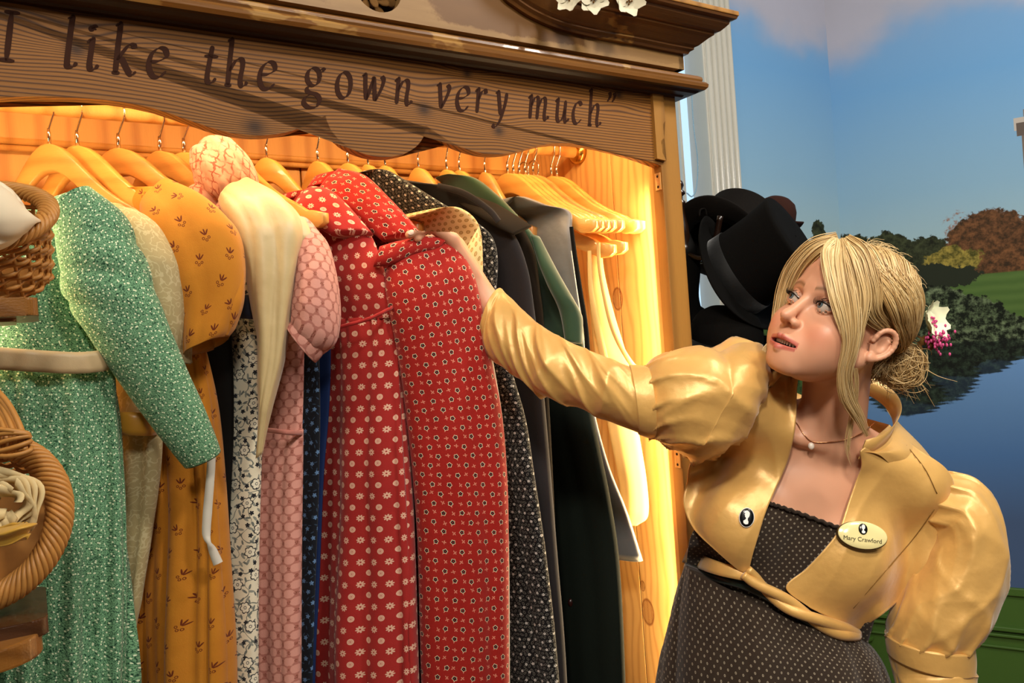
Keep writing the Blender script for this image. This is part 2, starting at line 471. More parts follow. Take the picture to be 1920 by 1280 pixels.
def mural_mat(name, right):
    """printed landscape wallpaper: sky with a cloud, autumn trees, lawn, lake"""
    g = G(name, 0.8, 0.2)
    x, y, z = g.xyz(g.tc('Object'))
    pos = g.vec(x, z)
    n1 = g.noise(pos, 1.6, 4, 0.55); n2 = g.noise(pos, 9, 4, 0.6); n3 = g.noise(pos, 38, 6, 0.72)
    W = on_right if right else on_wall
    zz = lambda px, py: W(px, py)[1]
    xx = lambda px, py: W(px, py)[0]
    z_h = zz(1750, 470) if right else zz(1500, 450)
    sky = g.ramp((z - z_h) / 0.95, [(0.0, sRGB('#9ab6be')), (0.25, sRGB('#82a8c2')), (0.7, sRGB('#6698c6')), (1.0, sRGB('#6e96c0'))])
    z_c = zz(1600, 110) if right else zz(1480, 70)
    cl = g.ss(z + (n1 - 0.5) * 0.7 + (n2 - 0.5) * 0.05 + (x * -0.06 if right else x * 0.0), z_c - 0.08, z_c + 0.16)
    col = g.mix(cl, sky, g.mix(n1, sRGB('#94949e'), sRGB('#a6a8ba')))
    wob = (n2 - 0.5) * 0.09 + (n3 - 0.5) * 0.07
    def blob(px, py, rx, ry):
        cx, cz = W(px, py)
        dx = (x - cx) / rx; dz = (z - cz) / ry
        k = 0.5 * (1 / rx + 1 / ry)
        return g.ss(g.m('SQRT', dx * dx + dz * dz) + wob * k, 1.04, 0.98)
    tex = g.ss(n3, 0.34, 0.70)
    dark = g.mix(tex, sRGB('#16190f'), sRGB('#40482e'))
    S = lambda px: px * 2.9 / FPX           # pixel length to metres on the far wall
    if right:
        for (px, py, rx, ry) in ((1600, 490, 60, 55), (1660, 480, 70, 45), (1720, 490, 60, 52), (1560, 500, 60, 50)):
            col = g.mix(blob(px, py, S(rx), S(ry)), col, dark)
        col = g.mix(blob(1800, 425, S(26), S(32)) * g.ss(n3, 0.5, 0.6), col, sRGB('#8a6e64'))
        aut = g.mix(tex, sRGB('#302416'), g.mix(n2, sRGB('#8a5c36'), sRGB('#64422c')))
        for (px, py, rx, ry) in ((1860, 455, 72, 66), (1910, 470, 60, 60), (1820, 490, 45, 45), (1930, 500, 60, 50)):
            col = g.mix(blob(px, py, S(rx), S(ry)), col, aut)
        col = g.mix(blob(1785, 490, S(50), S(28)), col, g.mix(tex, sRGB('#404018'), sRGB('#a89646')))
        zl = zz(1860, 540)
        lawn = g.ss(z, zz(1860, 512) + 0.004, zz(1860, 512) - 0.004)
        col = g.mix(lawn, col, g.mix(g.m('SINE', z * 160.0 + n2 * 3.0) * 0.2 + 0.5, sRGB('#3e5a28'), sRGB('#58723a')))
        for (px, py, rx, ry) in ((1770, 520, 58, 26), (1730, 530, 60, 34)):
            col = g.mix(blob(px, py, S(rx), S(ry)), col, sRGB('#242a1e'))
        bush = g.mix(g.ss(n3, 0.42, 0.72), sRGB('#10160c'), g.mix(n2, sRGB('#466230'), sRGB('#98a886')))
        zw = zz(1900, 668)
        water = g.ss(z, zw + 0.004, zw - 0.004)
        wcol = g.ramp((zw - z) / 0.62, [(0.0, sRGB('#6a94c8')), (0.25, sRGB('#6088b8')), (0.6, sRGB('#4a70a2')), (1.0, sRGB('#44597c'))])
        col = g.mix(water, col, wcol)
        for (px, py, rx, ry) in ((1800, 620, 90, 72), (1880, 630, 60, 40), (1700, 640, 90, 90), (1760, 570, 55, 40), (1660, 560, 70, 60)):
            col = g.mix(blob(px, py, S(rx), S(ry)), col, bush)
        rip = (g.m('SINE', z * 420.0 + n2 * 12.0)) * 0.012
        for (px, py, rx, ry) in ((1740, 700, 90, 62), (1700, 740, 70, 42), (1810, 672, 88, 36), (1890, 655, 45, 22)):
            cx, cz = W(px, py)
            dx = (x + rip - cx) / S(rx); dz = (z - cz) / S(ry)
            rf = g.ss(g.m('SQRT', dx * dx + dz * dz) + wob * 4.0, 1.06, 0.94)
            col = g.mix(rf * 0.93, col, g.mix(g.ss(n3, 0.4, 0.7), sRGB('#10140f'), sRGB('#304030')))
        # the cornice and shaft of a stone column at the right end of the print
        for (x0, y0, x1, y1, c) in ((1914, 232, 1985, 520, '#6f6258'), (1918, 205, 1990, 226, '#7d7066'), (1900, 222, 1990, 231, '#b3aaa0'), (1905, 231, 1990, 242, '#5d534c')):
            ax, az = W(x0, y0); bx, bz = W(x1, y1)
            msk = (x > ax) * (x < bx) * (z > bz) * (z < az)
            col = g.mix(msk, col, sRGB(c))
    else:
        for (px, py, rx, ry) in ((1537, 448, 24, 36), (1480, 470, 60, 20), (1430, 470, 60, 16)):
            col = g.mix(blob(px, py, S(rx) * 1.1, S(ry) * 1.1), col, dark)
        zl = zz(1430, 560)
        col = g.mix(g.ss(z, zl + 0.02, zl - 0.02), col, g.mix(tex, sRGB('#1a2612'), sRGB('#466230')))
    return g.out(col)

def slab(name, p0, p1, z0, z1, thick, mat, away):
    """upright wall whose object x axis runs along it"""
    d = nrm(np.asarray(p1) - np.asarray(p0)); L = np.linalg.norm(np.asarray(p1) - np.asarray(p0))
    n = np.asarray(away)
    m = Matrix(((d[0], n[0], 0, p0[0]), (d[1], n[1], 0, p0[1]), (0, 0, 1, 0), (0, 0, 0, 1)))
    bm = box_bm(0, L, 0, thick, z0, z1)
    o = bm_obj(name, bm, mat); o.matrix_world = m
    WORLDM[o.name] = m
    return tag(o, kind='structure')
bm = box_bm(-3.2, 3.2, -2.6, 4.2, FLOOR - 0.05, FLOOR); tag(bm_obj('floor', bm, m_floor), kind='structure')
bm = box_bm(-3.2, 3.2, -2.6, 4.2, 3.02, 3.08); tag(bm_obj('ceiling', bm, m_ceil), kind='structure')
# window wall: plain wall left of the window, mural between the pilaster and the corner
s_wl = on_wall(1175, 300)[0]; s_wr = SZ(1327, 200, OFFW - 0.05)[0]; s_pl = s_wr + 0.004; s_pr = SZ(1380, 200, OFFW - 0.05)[0]
zd0 = on_wall(1625, 1105)[1]
ww = thing('wall_left', kind='structure', mat=WMAT)
bm_obj('plaster', box_bm(-2.2, s_wl, OFFW, OFFW + 0.08, FLOOR, 3.02), m_ceil, ww, world=False)
mm = mural_mat('mural_print_left', False)
bm_obj('mural', box_bm(s_pr - 0.01, SCORN, OFFW, OFFW + 0.06, zd0, 3.02), mm, ww, world=False)
bm_obj('dado', box_bm(s_wl, SCORN, OFFW - 0.012, OFFW + 0.06, FLOOR, zd0), m_dado, ww, world=False)
for zz0, zz1, pr in ((zd0 - 0.02, zd0 + 0.012, 0.03), (zd0 - 0.16, zd0 - 0.14, 0.012), (zd0 - 0.20, zd0 - 0.185, 0.012)):
    bm_obj('dado_moulding', box_bm(s_pr, SCORN, OFFW - 0.012 - pr, OFFW - 0.012, zz0, zz1), m_dado, ww, world=False, bevel=0.005)
wn = thing('window_1', kind='structure', mat=WMAT)
gp = G('frosted_daylight_pane', 0.5)
pz = gp.xyz(gp.tc('Object'))
gp.out(sRGB('#3a4650'))
gp.put(gp.b.inputs['Emission Color'], gp.mix(gp.ss(pz[0], s_wl + 0.12, s_wr), (0.72, 0.93, 1.0, 1), (0.50, 0.74, 1.0, 1)))
gp.b.inputs['Emission Strength'].default_value = 1.0
bm_obj('pane', box_bm(s_wl, s_wr, OFFW + 0.045, OFFW + 0.055, zd0, 2.9), gp.mat, wn, world=False)
bm_obj('window_frame', box_bm(s_wl - 0.05, s_wl, OFFW - 0.03, OFFW + 0.05, zd0, 2.9), m_white, wn, world=False, bevel=0.006)
s_j = s_wr
bm_obj('window_reveal', box_bm(s_j - 0.002, s_pl + 0.02, OFFW - 0.046, OFFW + 0.07, zd0, 3.0), m_white, wn, world=False, bevel=0.004)
s_mid = SZ(1276, 250, OFFW + 0.03)[0]
bm_obj('glazing_bar', box_bm(s_mid - 0.012, s_mid, OFFW + 0.02, OFFW + 0.05, zd0, 2.9), m_white, wn, world=False, bevel=0.004)
# fluted pilaster beside the window
pil = thing('trim_1', kind='structure', mat=WMAT)
wpl = s_pr - s_pl
bm_obj('pilaster_body', box_bm(s_pl, s_pr, OFFW - 0.05, OFFW, zd0 - 0.3, 3.02), m_white, pil, world=False, bevel=0.006)
for i in range(5):
    c = s_pl + wpl * (i + 0.5) / 5
    mb = MB().tube([(c, OFFW - 0.05, zd0 - 0.3), (c, OFFW - 0.05, 3.0)], wpl * 0.075, 10)
    mb.build('flute', m_white, pil, world=False)
# right wall
PR1 = CORNER + RWD * 3.2
zdr = on_right(1865, 1098)[1]
wr = slab('wall_right', CORNER, PR1, zdr, 3.02, 0.06, mural_mat('mural_print_right', True), -RWN)
dr = slab('wall_right_dado', CORNER, PR1, FLOOR, zdr, 0.05, m_dado, -RWN)
for zz0, zz1, pr in ((zdr - 0.03, zdr, 0.012), (zdr - 0.165, zdr - 0.148, 0.02), (zdr - 0.19, zdr - 0.178, 0.014), (zdr - 0.235, zdr - 0.225, 0.01)):
    o = bm_obj('dado_moulding', box_bm(0, 3.2, -pr, 0.0, zz0, zz1), m_dado, dr, world=False, bevel=0.004)
# blind cord of small beads by the window
def wl(px, py, off): return PW(px, py, off)
cord = [wl(1296, 150, .74), wl(1300, 230, .74), wl(1308, 300, .74), wl(1306, 350, .74), wl(1298, 368, .74), wl(1288, 362, .745)]
mb = MB().tube(catmull(cord, 60), 0.0018, 6)
path = catmull(cord, 110)
for p in path[::1]:
    mb.add(*ellipsoid_vf(p, (0.0026,) * 3, None, 6, 4))
tag(mb.build('blind_cord', plain('cord_grey', '#7fa0b5', 0.5), None), 'thin beaded blind cord looping down against the bright window', 'cord')
# ------------------------------------------------------------------ wardrobe
HW = 0.685      # half width of the carcass
HI = 0.632      # half width of the opening
DEP = 0.56
kn = lambda px, py, r, off=0.0: (*SZ(px, py, off), r)
pine_l, pine_d = sRGB('#a8783c'), sRGB('#573312')
m_val = wood_mat('valance_pine', sRGB('#8e5c22'), sRGB('#3c1f08'), 'x', 1050, 0.008, knots=(kn(143, 92, .030), kn(478, 238, .040), kn(795, 205, .034), kn(876, 138, .022), kn(935, 245, .028), kn(1160, 178, .024)), rough=0.6, contrast=1.15)
m_in = wood_mat('inner_pine', sRGB('#d59a4e'), sRGB('#a8662a'), 'z', 120, 0.02, knots=((-0.47, 1.52, .03), (0.1, 1.58, .02), (-0.2, 1.45, .03)), rough=0.5, contrast=0.7)
def kside(px, py, r):
    rr = ray(px, py); q = CAMP - WO - SCEN * WT
    t = (0.64 - q @ WT) / (rr @ WT); p = CAMP + t * rr
    return (p[2], (p - WO) @ WN, r)
def wood_side():
    g = G('side_pine', 0.45, 0.4)
    x, y, z = g.xyz(g.tc('Object'))
    ph = y + (g.noise(g.vec(z * 0.25, y, x), 7, 3) - 0.5) * 0.10
    km = None; ring = None
    for (kz, ky, r) in (kside(1158, 560, .026), kside(1215, 1147, .030), kside(1205, 1098, .012)):
        rr = g.m('SQRT', ((z - kz) / 1.5) * ((z - kz) / 1.5) + (y - ky) * (y - ky))
        e = g.m('EXPONENT', -(rr / (r * 1.4)) * (rr / (r * 1.4)))
        ph = ph + (y - ky) * e * 0.8
        k2 = g.ss(rr + (g.noise(g.vec(y, z), 120, 2) - 0.5) * 0.006, r * 0.62, r * 0.5)
        edge = k2 * (g.m('SINE', rr * (90.0 / r)) * 0.25 + 0.45) + g.ss(rr, r * 0.5, r * 0.62) * g.ss(rr, r * 0.74, r * 0.62) * 0.8
        km = edge if km is None else g.mx(km, edge)
    lines = g.m('POWER', g.m('SINE', ph * 260) * 0.5 + 0.5, 3.0)
    fine = g.noise(g.vec(z * 6, y * 130, x), 6, 3)
    col = g.mix(lines * 0.45 + (fine - 0.5) * 0.4, sRGB('#d9a45c'), sRGB('#a96a30'))
    col = g.mix(km, col, sRGB('#7a3c14'))
    return g.out(col)
m_side = wood_side()
m_corn = wood_mat('stained_cornice_pine', sRGB('#6b4218'), sRGB('#3a1f08'), 'x', 150, 0.02, rough=0.38, spec=0.5, contrast=0.6, wear=(sRGB('#94692f'), 0.60), coat=0.15)
m_corn2 = wood_mat('worn_moulding_pine', sRGB('#7d5120'), sRGB('#4a2a0c'), 'x', 170, 0.02, rough=0.36, spec=0.5, contrast=0.6, wear=(sRGB('#a57c42'), 0.54), coat=0.15)
def ped_mat():
    """stained pediment with bare patches where the finish flaked away"""
    g = G('flaked_pediment_pine', 0.45, 0.4)
    x, y, z = g.xyz(g.tc('Object'))
    base = g.mix(g.noise(g.vec(x * 0.3, z, y), 20, 4), sRGB('#5f3d18'), sRGB('#7a5322'))
    bare = g.mix(g.noise(g.vec(x * 0.15, z, y), 60, 3), sRGB('#a5814e'), sRGB('#7d5a30'))
    n = g.noise(g.vec(x, z), 16, 5, 0.7) - 0.5
    n_f = g.noise(g.vec(x * 0.4 + z, z * 1.0), 60, 3) - 0.5
    s1, z1 = SZ(780, 45); s2, z2 = SZ(1120, 110)
    low = g.ss(z + n * 0.03 - x * 0.0, 1.853, 1.848)
    cen = g.ss(g.m('ABSOLUTE', x) + n * 0.14 + n_f * 0.05, 0.115, 0.085)
    right = g.ss(x + n * 0.05, 0.42, 0.43) * 0.75
    w = g.mx(g.mx(low, cen), right)
    return g.out(g.mix(w, base, bare))
m_ped = ped_mat()
m_stile = wood_mat('stile_pine', sRGB('#a0702f'), sRGB('#6b451a'), 'z', 130, 0.012, rough=0.55, contrast=0.7)
m_brass = plain('brass', '#c79a4a', 0.25, 0.5, metal=1.0, var=0.05)
m_letter = plain('burnt_letter_brown', '#35190a', 0.8, 0.2, var=0.2)

wd = thing('wardrobe', 'large pine wardrobe with carved scalloped valance reading a quotation, lit inside', 'wardrobe', mat=WMAT)
def wpart(name, bm, mat, bevel=0.0, smooth=False, parent=wd): return bm_obj(name, bm, mat, parent, smooth, False, bevel)
def poly_prism(pts, d0, d1):
    """pts (s, z) outline extruded along depth"""
    bm = bmesh.new()
    a = [bm.verts.new((s, d0, z)) for s, z in pts]; b = [bm.verts.new((s, d1, z)) for s, z in pts]
    n = len(pts)
    fa = bm.faces.new(a); fb = bm.faces.new(b[::-1])
    for i in range(n): bm.faces.new((a[i], b[i], b[(i + 1) % n], a[(i + 1) % n]))
    bmesh.ops.triangulate(bm, faces=[fa, fb])
    return bm
# valance with its scalloped lower edge
half = [(0.0885, 1.681), (0.11, 1.668), (0.145, 1.651), (0.18, 1.642), (0.215, 1.639), (0.255, 1.643), (0.30, 1.655), (0.34, 1.666), (0.385, 1.672), (0.44, 1.672), (0.50, 1.667), (0.56, 1.658), (0.60, 1.650), (HI, 1.643)]
half = [tuple(p) for p in catmull(half, 40)]
lobe = [(0.0885 * math.sin(t), 1.681 - 0.061 * math.cos(t)) for t in np.linspace(-math.pi / 2, math.pi / 2, 25)]
bottom = [(-s, z) for s, z in half[::-1]][:-1] + lobe + half[1:]
outline = bottom + [(HI, 1.80), (-HI, 1.80)]
val = wpart('valance', poly_prism(outline, 0.0, 0.024), m_val)

# --- lettering: broad-nib strokes, one mesh per letter
def nib(strokes, slant=0.16, nib_w=0.086, nib_a=math.radians(35), thin=0.014):
    """strokes: lists of control points in em units (x-height 1) -> list of quads"""
    V_, F_ = [], []
    for st in strokes:
        closed = st[0] == 'o'
        pts = st[1:] if closed else st
        pts = np.array(pts, float)
        if closed: pts = np.vstack([pts, pts[:1]])
        p = catmull(pts, max(24, 9 * len(pts))) if len(pts) > 2 else catmull(pts, 8)
        t = nrm(np.gradient(p, axis=0))
        n = np.stack([-t[:, 1], t[:, 0]], 1)
        w = nib_w * np.abs(t[:, 0] * math.sin(nib_a) - t[:, 1] * math.cos(nib_a)) + thin
        if not closed:
            k = len(p); ta = np.minimum(1, np.minimum(np.arange(k), np.arange(k)[::-1]) / 2.5 + 0.45); w = w * ta
        a = p + n * w[:, None]; b = p - n * w[:, None]
        base = len(V_)
        for q, r in zip(a, b): V_ += [q, r]
        for i in range(len(p) - 1):
            F_.append((base + 2 * i, base + 2 * i + 1, base + 2 * i + 3, base + 2 * i + 2))
    V_ = np.array(V_)
    V_[:, 0] += slant * V_[:, 1]
    return V_, F_
oval = lambda cx, cy, rx, ry, n=10: ['o'] + [(cx + rx * math.cos(a), cy + ry * math.sin(a)) for a in np.linspace(0, 2 * math.pi, n, endpoint=False)]
GL = {
 'I': ([[(0.2, 0), (0.2, 1.55)], [(0.0, 0.02), (0.42, 0.02)], [(0.0, 1.53), (0.42, 1.53)]], 0.42),
 'l': ([[(0.02, 1.55), (0.14, 1.6), (0.14, 1.2), (0.13, 0.25), (0.17, 0.04), (0.32, 0.06), (0.40, 0.2)]], 0.40),
 'i': ([[(0.0, 0.86), (0.14, 1.0), (0.14, 0.6), (0.13, 0.2), (0.18, 0.03), (0.30, 0.06), (0.38, 0.2)], oval(0.13, 1.36, 0.05, 0.05, 6)], 0.38),
 'k': ([[(0.0, 1.52), (0.13, 1.58), (0.13, 0.8), (0.13, 0.0)], [(0.14, 0.42), (0.42, 0.92), (0.58, 0.97), (0.62, 0.86)], [(0.24, 0.55), (0.5, 0.1), (0.62, 0.0), (0.74, 0.12)], [(0.02, 0.01), (0.26, 0.01)]], 0.72),
 'e': ([[(0.08, 0.50), (0.34, 0.56), (0.56, 0.74), (0.50, 0.96), (0.30, 0.98), (0.10, 0.74), (0.05, 0.36), (0.18, 0.05), (0.40, 0.03), (0.60, 0.24)]], 0.6),
 't': ([[(0.24, 1.30), (0.20, 0.9), (0.15, 0.25), (0.20, 0.03), (0.34, 0.05), (0.44, 0.2)], [(0.0, 0.92), (0.46, 0.95)]], 0.44),
 'h': ([[(0.0, 1.52), (0.13, 1.58), (0.13, 0.8), (0.13, 0.0)], [(0.14, 0.5), (0.34, 0.9), (0.52, 0.96), (0.58, 0.75), (0.54, 0.25), (0.60, 0.03), (0.72, 0.08), (0.78, 0.2)], [(0.02, 0.01), (0.26, 0.01)]], 0.74),
 'g': ([oval(0.30, 0.66, 0.24, 0.32), [(0.20, 0.34), (0.10, 0.20), (0.16, 0.08), (0.46, 0.02), (0.60, -0.16), (0.50, -0.42), (0.22, -0.48), (0.02, -0.34), (0.06, -0.14), (0.26, 0.02)], [(0.48, 0.90), (0.62, 0.98), (0.70, 0.92)]], 0.66),
 'o': ([oval(0.30, 0.49, 0.27, 0.48)], 0.6),
 'w': ([[(0.0, 0.92), (0.12, 0.98), (0.16, 0.6), (0.24, 0.02)], [(0.24, 0.02), (0.50, 0.92)], [(0.48, 0.96), (0.54, 0.5), (0.60, 0.02)], [(0.60, 0.02), (0.82, 0.5), (0.90, 0.86), (0.80, 1.0)]], 0.9),
 'n': ([[(0.0, 0.86), (0.13, 1.0), (0.14, 0.6), (0.13, 0.0)], [(0.14, 0.5), (0.34, 0.9), (0.52, 0.96), (0.58, 0.75), (0.54, 0.25), (0.60, 0.03), (0.72, 0.08), (0.78, 0.2)]], 0.74),
 'v': ([[(0.0, 0.90), (0.12, 0.98), (0.18, 0.6), (0.26, 0.02)], [(0.26, 0.02), (0.48, 0.5), (0.58, 0.86), (0.48, 1.0)]], 0.58),
 'r': ([[(0.0, 0.86), (0.13, 1.0), (0.14, 0.6), (0.13, 0.0)], [(0.14, 0.5), (0.30, 0.88), (0.46, 0.98), (0.52, 0.84)]], 0.5),
 'y': ([[(0.0, 0.90), (0.12, 0.98), (0.20, 0.6), (0.30, 0.02)], [(0.56, 0.98), (0.50, 0.5), (0.30, -0.2), (0.08, -0.50), (-0.08, -0.42)]], 0.6),
 'm': ([[(0.0, 0.86), (0.13, 1.0), (0.14, 0.6), (0.13, 0.0)], [(0.14, 0.5), (0.32, 0.9), (0.48, 0.95), (0.52, 0.7), (0.50, 0.0)], [(0.52, 0.5), (0.70, 0.9), (0.86, 0.95), (0.91, 0.72), (0.88, 0.22), (0.94, 0.03), (1.05, 0.08), (1.1, 0.2)]], 1.08),
 'u': ([[(0.0, 0.86), (0.13, 1.0), (0.12, 0.5), (0.14, 0.12), (0.28, 0.02), (0.46, 0.25), (0.54, 0.6)], [(0.56, 0.98), (0.54, 0.3), (0.60, 0.03), (0.70, 0.07), (0.78, 0.2)]], 0.76),
 'c': ([[(0.50, 0.84), (0.40, 0.98), (0.20, 0.90), (0.06, 0.5), (0.12, 0.12), (0.30, 0.01), (0.54, 0.22)]], 0.54),
 '"': ([[(0.10, 1.62), (0.16, 1.5), (0.10, 1.32), (0.0, 1.18)], [(0.38, 1.62), (0.44, 1.5), (0.38, 1.32), (0.28, 1.18)]], 0.5),
}
XH = 0.0435                                 # x-height in metres
BASE = 1.7115
# (letter, centre x in the photograph)
TXT = [('I', 20), ('l', 133), ('i', 175), ('k', 234), ('e', 297), ('t', 397), ('h', 442), ('e', 502), ('g', 588), ('o', 645), ('w', 703), ('n', 756), ('v', 834), ('e', 868), ('r', 903), ('y', 936), ('m', 1009), ('u', 1053), ('c', 1082), ('h', 1113), ('"', 1149)]
for ch, px in TXT:
    st, adv = GL[ch]
    v, f = nib(st)
    s, _ = SZ(px, 100 + px * 0.1)
    sc = XH * (1.0 if ch != 'I' else 0.98)
    wsc = sc * 0.98
    cx = 0.5 * (v[:, 0].min() + v[:, 0].max())
    pts = np.stack([s + (v[:, 0] - cx) * wsc, np.full(len(v), -0.0007), BASE + v[:, 1] * sc], 1)
    bk = pts.copy(); bk[:, 1] = 0.0008
    n = len(pts); fs = list(f)
    for q in f:
        for i in (0, 2):
            a, b = (q[1], q[2]) if i == 0 else (q[3], q[0])
            fs.append((a, b, b + n, a + n))
    mesh_obj('letter', np.vstack([pts, bk]), fs, m_letter, val, False, None, False)

# --- stiles, sides, back boards, top, floor
for sg in (-1, 1):
    a, b = sorted((sg * HI, sg * HW))
    st = wpart('stile', box_bm(a, b, 0.0, 0.03, 0.10, 1.80), m_stile, 0.002)
    # stepped bracket under the cornice on the inner edge of the stile
    br = [(sg * (HI - 0.018), 1.79), (sg * (HI + 0.012), 1.79), (sg * (HI + 0.012), 1.735), (sg * (HI + 0.004), 1.728), (sg * (HI + 0.006), 1.70), (sg * (HI - 0.004), 1.692), (sg * (HI - 0.002), 1.668), (sg * (HI + 0.008), 1.652), (sg * (HI - 0.018), 1.655)]
    wpart('bracket', poly_prism(br, -0.008, 0.0), m_stile)
    # side panel of upright boards
    a, b = sorted((sg * 0.640, sg * HW))
    y = 0.03
    for i, w in enumerate((0.14, 0.21, 0.17)):
        wpart('side_board', box_bm(a, b, y + 0.0008, y + w - 0.0008, 0.10, 1.84), m_side, 0.0015)
        y += w
    for zz in (1.612, 1.03, 0.4):
        hp = wpart('hinge_plate', box_bm(*sorted((sg * 0.630, sg * 0.6325)), 0.004, 0.020, zz - 0.018, zz + 0.018), m_side, 0.001)
        for dz in (-0.011, 0.011):
            MB().add(*ellipsoid_vf((sg * 0.630, 0.012, zz + dz), (0.0015, 0.003, 0.003), None, 10, 6)).build('screw', m_letter, hp, True, False)
nb = 13
wpart('back_panel', box_bm(-0.64, 0.64, DEP, DEP + 0.01, 0.12, 1.84), m_in)  # added behind the boards to stop light leaking through their gaps
for i in range(nb):
    w = 1.28 / nb; a = -0.64 + i * w
    wpart('back_board', box_bm(a + 0.0015, a + w - 0.0015, DEP - 0.012, DEP, 0.12, 1.84), m_in, 0.003)
wpart('header_board', box_bm(-0.64, 0.64, DEP - 0.034, DEP - 0.012, 1.745, 1.84), m_in, 0.002)
for zz, r in ((1.742, .008), (1.728, .006)):
    MB().tube([(-0.64, DEP - 0.026, zz), (0.64, DEP - 0.026, zz)], r, 10).build('header_bead', m_in, wd, True, False)
wpart('top_board', box_bm(-HW, HW, 0.024, DEP, 1.84, 1.86), m_in)
wpart('bottom_board', box_bm(-HW, HW, 0.0, DEP, 0.10, 0.125), m_in, 0.002)
wpart('plinth', box_bm(-HW - 0.012, HW + 0.012, -0.012, DEP, FLOOR, 0.10), m_stile, 0.003)
# rail with brass cup at each end
MB().tube([(-0.64, 0.28, 1.737), (0.64, 0.28, 1.737)], 0.0135, 16).build('rail', m_in, wd, True, False)
for sg in (-1, 1):
    MB().tube([(sg * 0.64, 0.28, 1.737), (sg * 0.628, 0.28, 1.737), (sg * 0.622, 0.28, 1.737)], [0.028, 0.028, 0.018], 20).build('rail_cup', m_brass, wd, True, False)
# strip lamp behind the valance
m_led = G('warm_strip_light'); m_led.out((1, .8, .5, 1)); m_led.b.inputs['Emission Color'].default_value = (1, .62, .25, 1); m_led.b.inputs['Emission Strength'].default_value = 3.0
wpart('strip_lamp', box_bm(-0.60, 0.60, 0.030, 0.042, 1.815, 1.825), m_led.mat)
def strip_light(s0, s1, d, z, td, tz, energy):
    """area lamp whose long side lies along the wardrobe"""
    o = light('wardrobe_strip_light', 'AREA', (0, 0, 0), (0, 0, -1), energy, (1.0, 0.70, 0.36), s1 - s0, 0.02)
    p = WL((s0 + s1) / 2, d, z); back = -nrm(WL((s0 + s1) / 2, td, tz) - p); xa = WT; ya = np.cross(back, xa)
    o.matrix_world = Matrix(((xa[0], ya[0], back[0], p[0]), (xa[1], ya[1], back[1], p[1]), (xa[2], ya[2], back[2], p[2]), (0, 0, 0, 1)))
strip_light(-0.62, 0.62, 0.055, 1.822, 0.26, 1.45, 6.0)
# upright strip lamp tucked behind each stile, shining inward
for sg in (-1, 1):
    o = light('wardrobe_strip_light', 'AREA', (0, 0, 0), (0, 0, -1), 8.0, (1.0, 0.72, 0.38), 0.010, 1.15)
    p = WL(sg * 0.626, 0.036, 1.02); back = -nrm(WL(sg * 0.45, 0.26, 1.02) - p); ya = np.array([0, 0, 1.0]); xa = np.cross(ya, back)
    o.matrix_world = Matrix(((xa[0], ya[0], back[0], p[0]), (xa[1], ya[1], back[1], p[1]), (xa[2], ya[2], back[2], p[2]), (0, 0, 0, 1)))
# --- cornices
def mould(profile, hw, d_back, name, mat):
    """profile (projection, z) carried round left side, front and right side"""
    v = []
    for pr, z in profile: v += [(-hw - pr, d_back, z), (-hw - pr, -pr, z), (hw + pr, -pr, z), (hw + pr, d_back, z)]
    f = []
    for i in range(len(profile) - 1):
        for j in range(3): f.append((4 * i + j, 4 * i + j + 1, 4 * i + 5 + j, 4 * i + 4 + j))
    return mesh_obj(name, v, f, mat, wd, False, None, False)
m_soff = wood_mat('shaded_stain_soffit', sRGB('#2e1608'), sRGB('#1c0c04'), 'x', 150, 0.02, rough=0.5, contrast=0.5)  # dark stain, with the shade under the moulding put into its colour
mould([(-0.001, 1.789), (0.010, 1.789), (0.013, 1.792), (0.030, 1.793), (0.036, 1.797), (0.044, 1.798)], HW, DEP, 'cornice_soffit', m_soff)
mould([(0.044, 1.798), (0.049, 1.803), (0.050, 1.809), (0.046, 1.814), (0.040, 1.815), (0.042, 1.820), (0.041, 1.825), (0.036, 1.829), (0.022, 1.831), (0.014, 1.835), (0.0, 1.846)], HW, DEP, 'lower_cornice', m_corn2)
wpart('frieze_core', box_bm(-HW, HW, 0.0, 0.024, 1.80, 1.846), m_corn)
# pediment board with a round hole, and the swan-neck cornice over it
pb = []
for px, py in ((1240, 96), (1180, 84), (1100, 70), (1040, 55), (995, 36), (960, 14), (935, -8)):
    pb.append(SZ(px, py, -0.03))
pb = [(HW, pb[0][1])] + [q for q in pb if q[0] < HW - 0.02]
s_l, z_l = pb[-1]
pb += [(s_l - 0.045, z_l + 0.055), (s_l - 0.08, z_l + 0.12), (s_l - 0.10, z_l + 0.19), (0.05, z_l + 0.26), (0.0, z_l + 0.27)]
base = catmull([(p[0], p[1]) for p in pb], 70)
base[:, 0] = np.clip(base[:, 0], 0, HW)
def ped_board():
    bm = bmesh.new()
    out = [(-HW, 1.84), (HW, 1.84)] + [(s, z + 0.01) for s, z in base] + [(-s, z + 0.01) for s, z in base[::-1][1:]]
    hs, hz = 0.004, SZ(708, 22, -0.03)[1] + 0.042
    hole = [(hs + 0.042 * math.cos(a), hz + 0.042 * math.sin(a)) for a in np.linspace(0, 2 * math.pi, 36, endpoint=False)]
    loops = []
    for lp in (out, hole):
        for d in (-0.03, -0.01):
            vs = [bm.verts.new((s, d, z)) for s, z in lp]
            loops.append((vs, [bm.edges.new((vs[i], vs[(i + 1) % len(vs)])) for i in range(len(vs))]))
    bmesh.ops.triangle_fill(bm, use_beauty=True, edges=loops[0][1] + loops[2][1])
    bmesh.ops.triangle_fill(bm, use_beauty=True, edges=loops[1][1] + loops[3][1])
    for a, b in ((loops[0][0], loops[1][0]), (loops[2][0], loops[3][0])):
        n = len(a)
        for i in range(n): bm.faces.new((a[i], a[(i + 1) % n], b[(i + 1) % n], b[i]))
    return bm, (hs, hz)
bm, (hs, hz) = ped_board()
wpart('pediment', bm, m_ped)
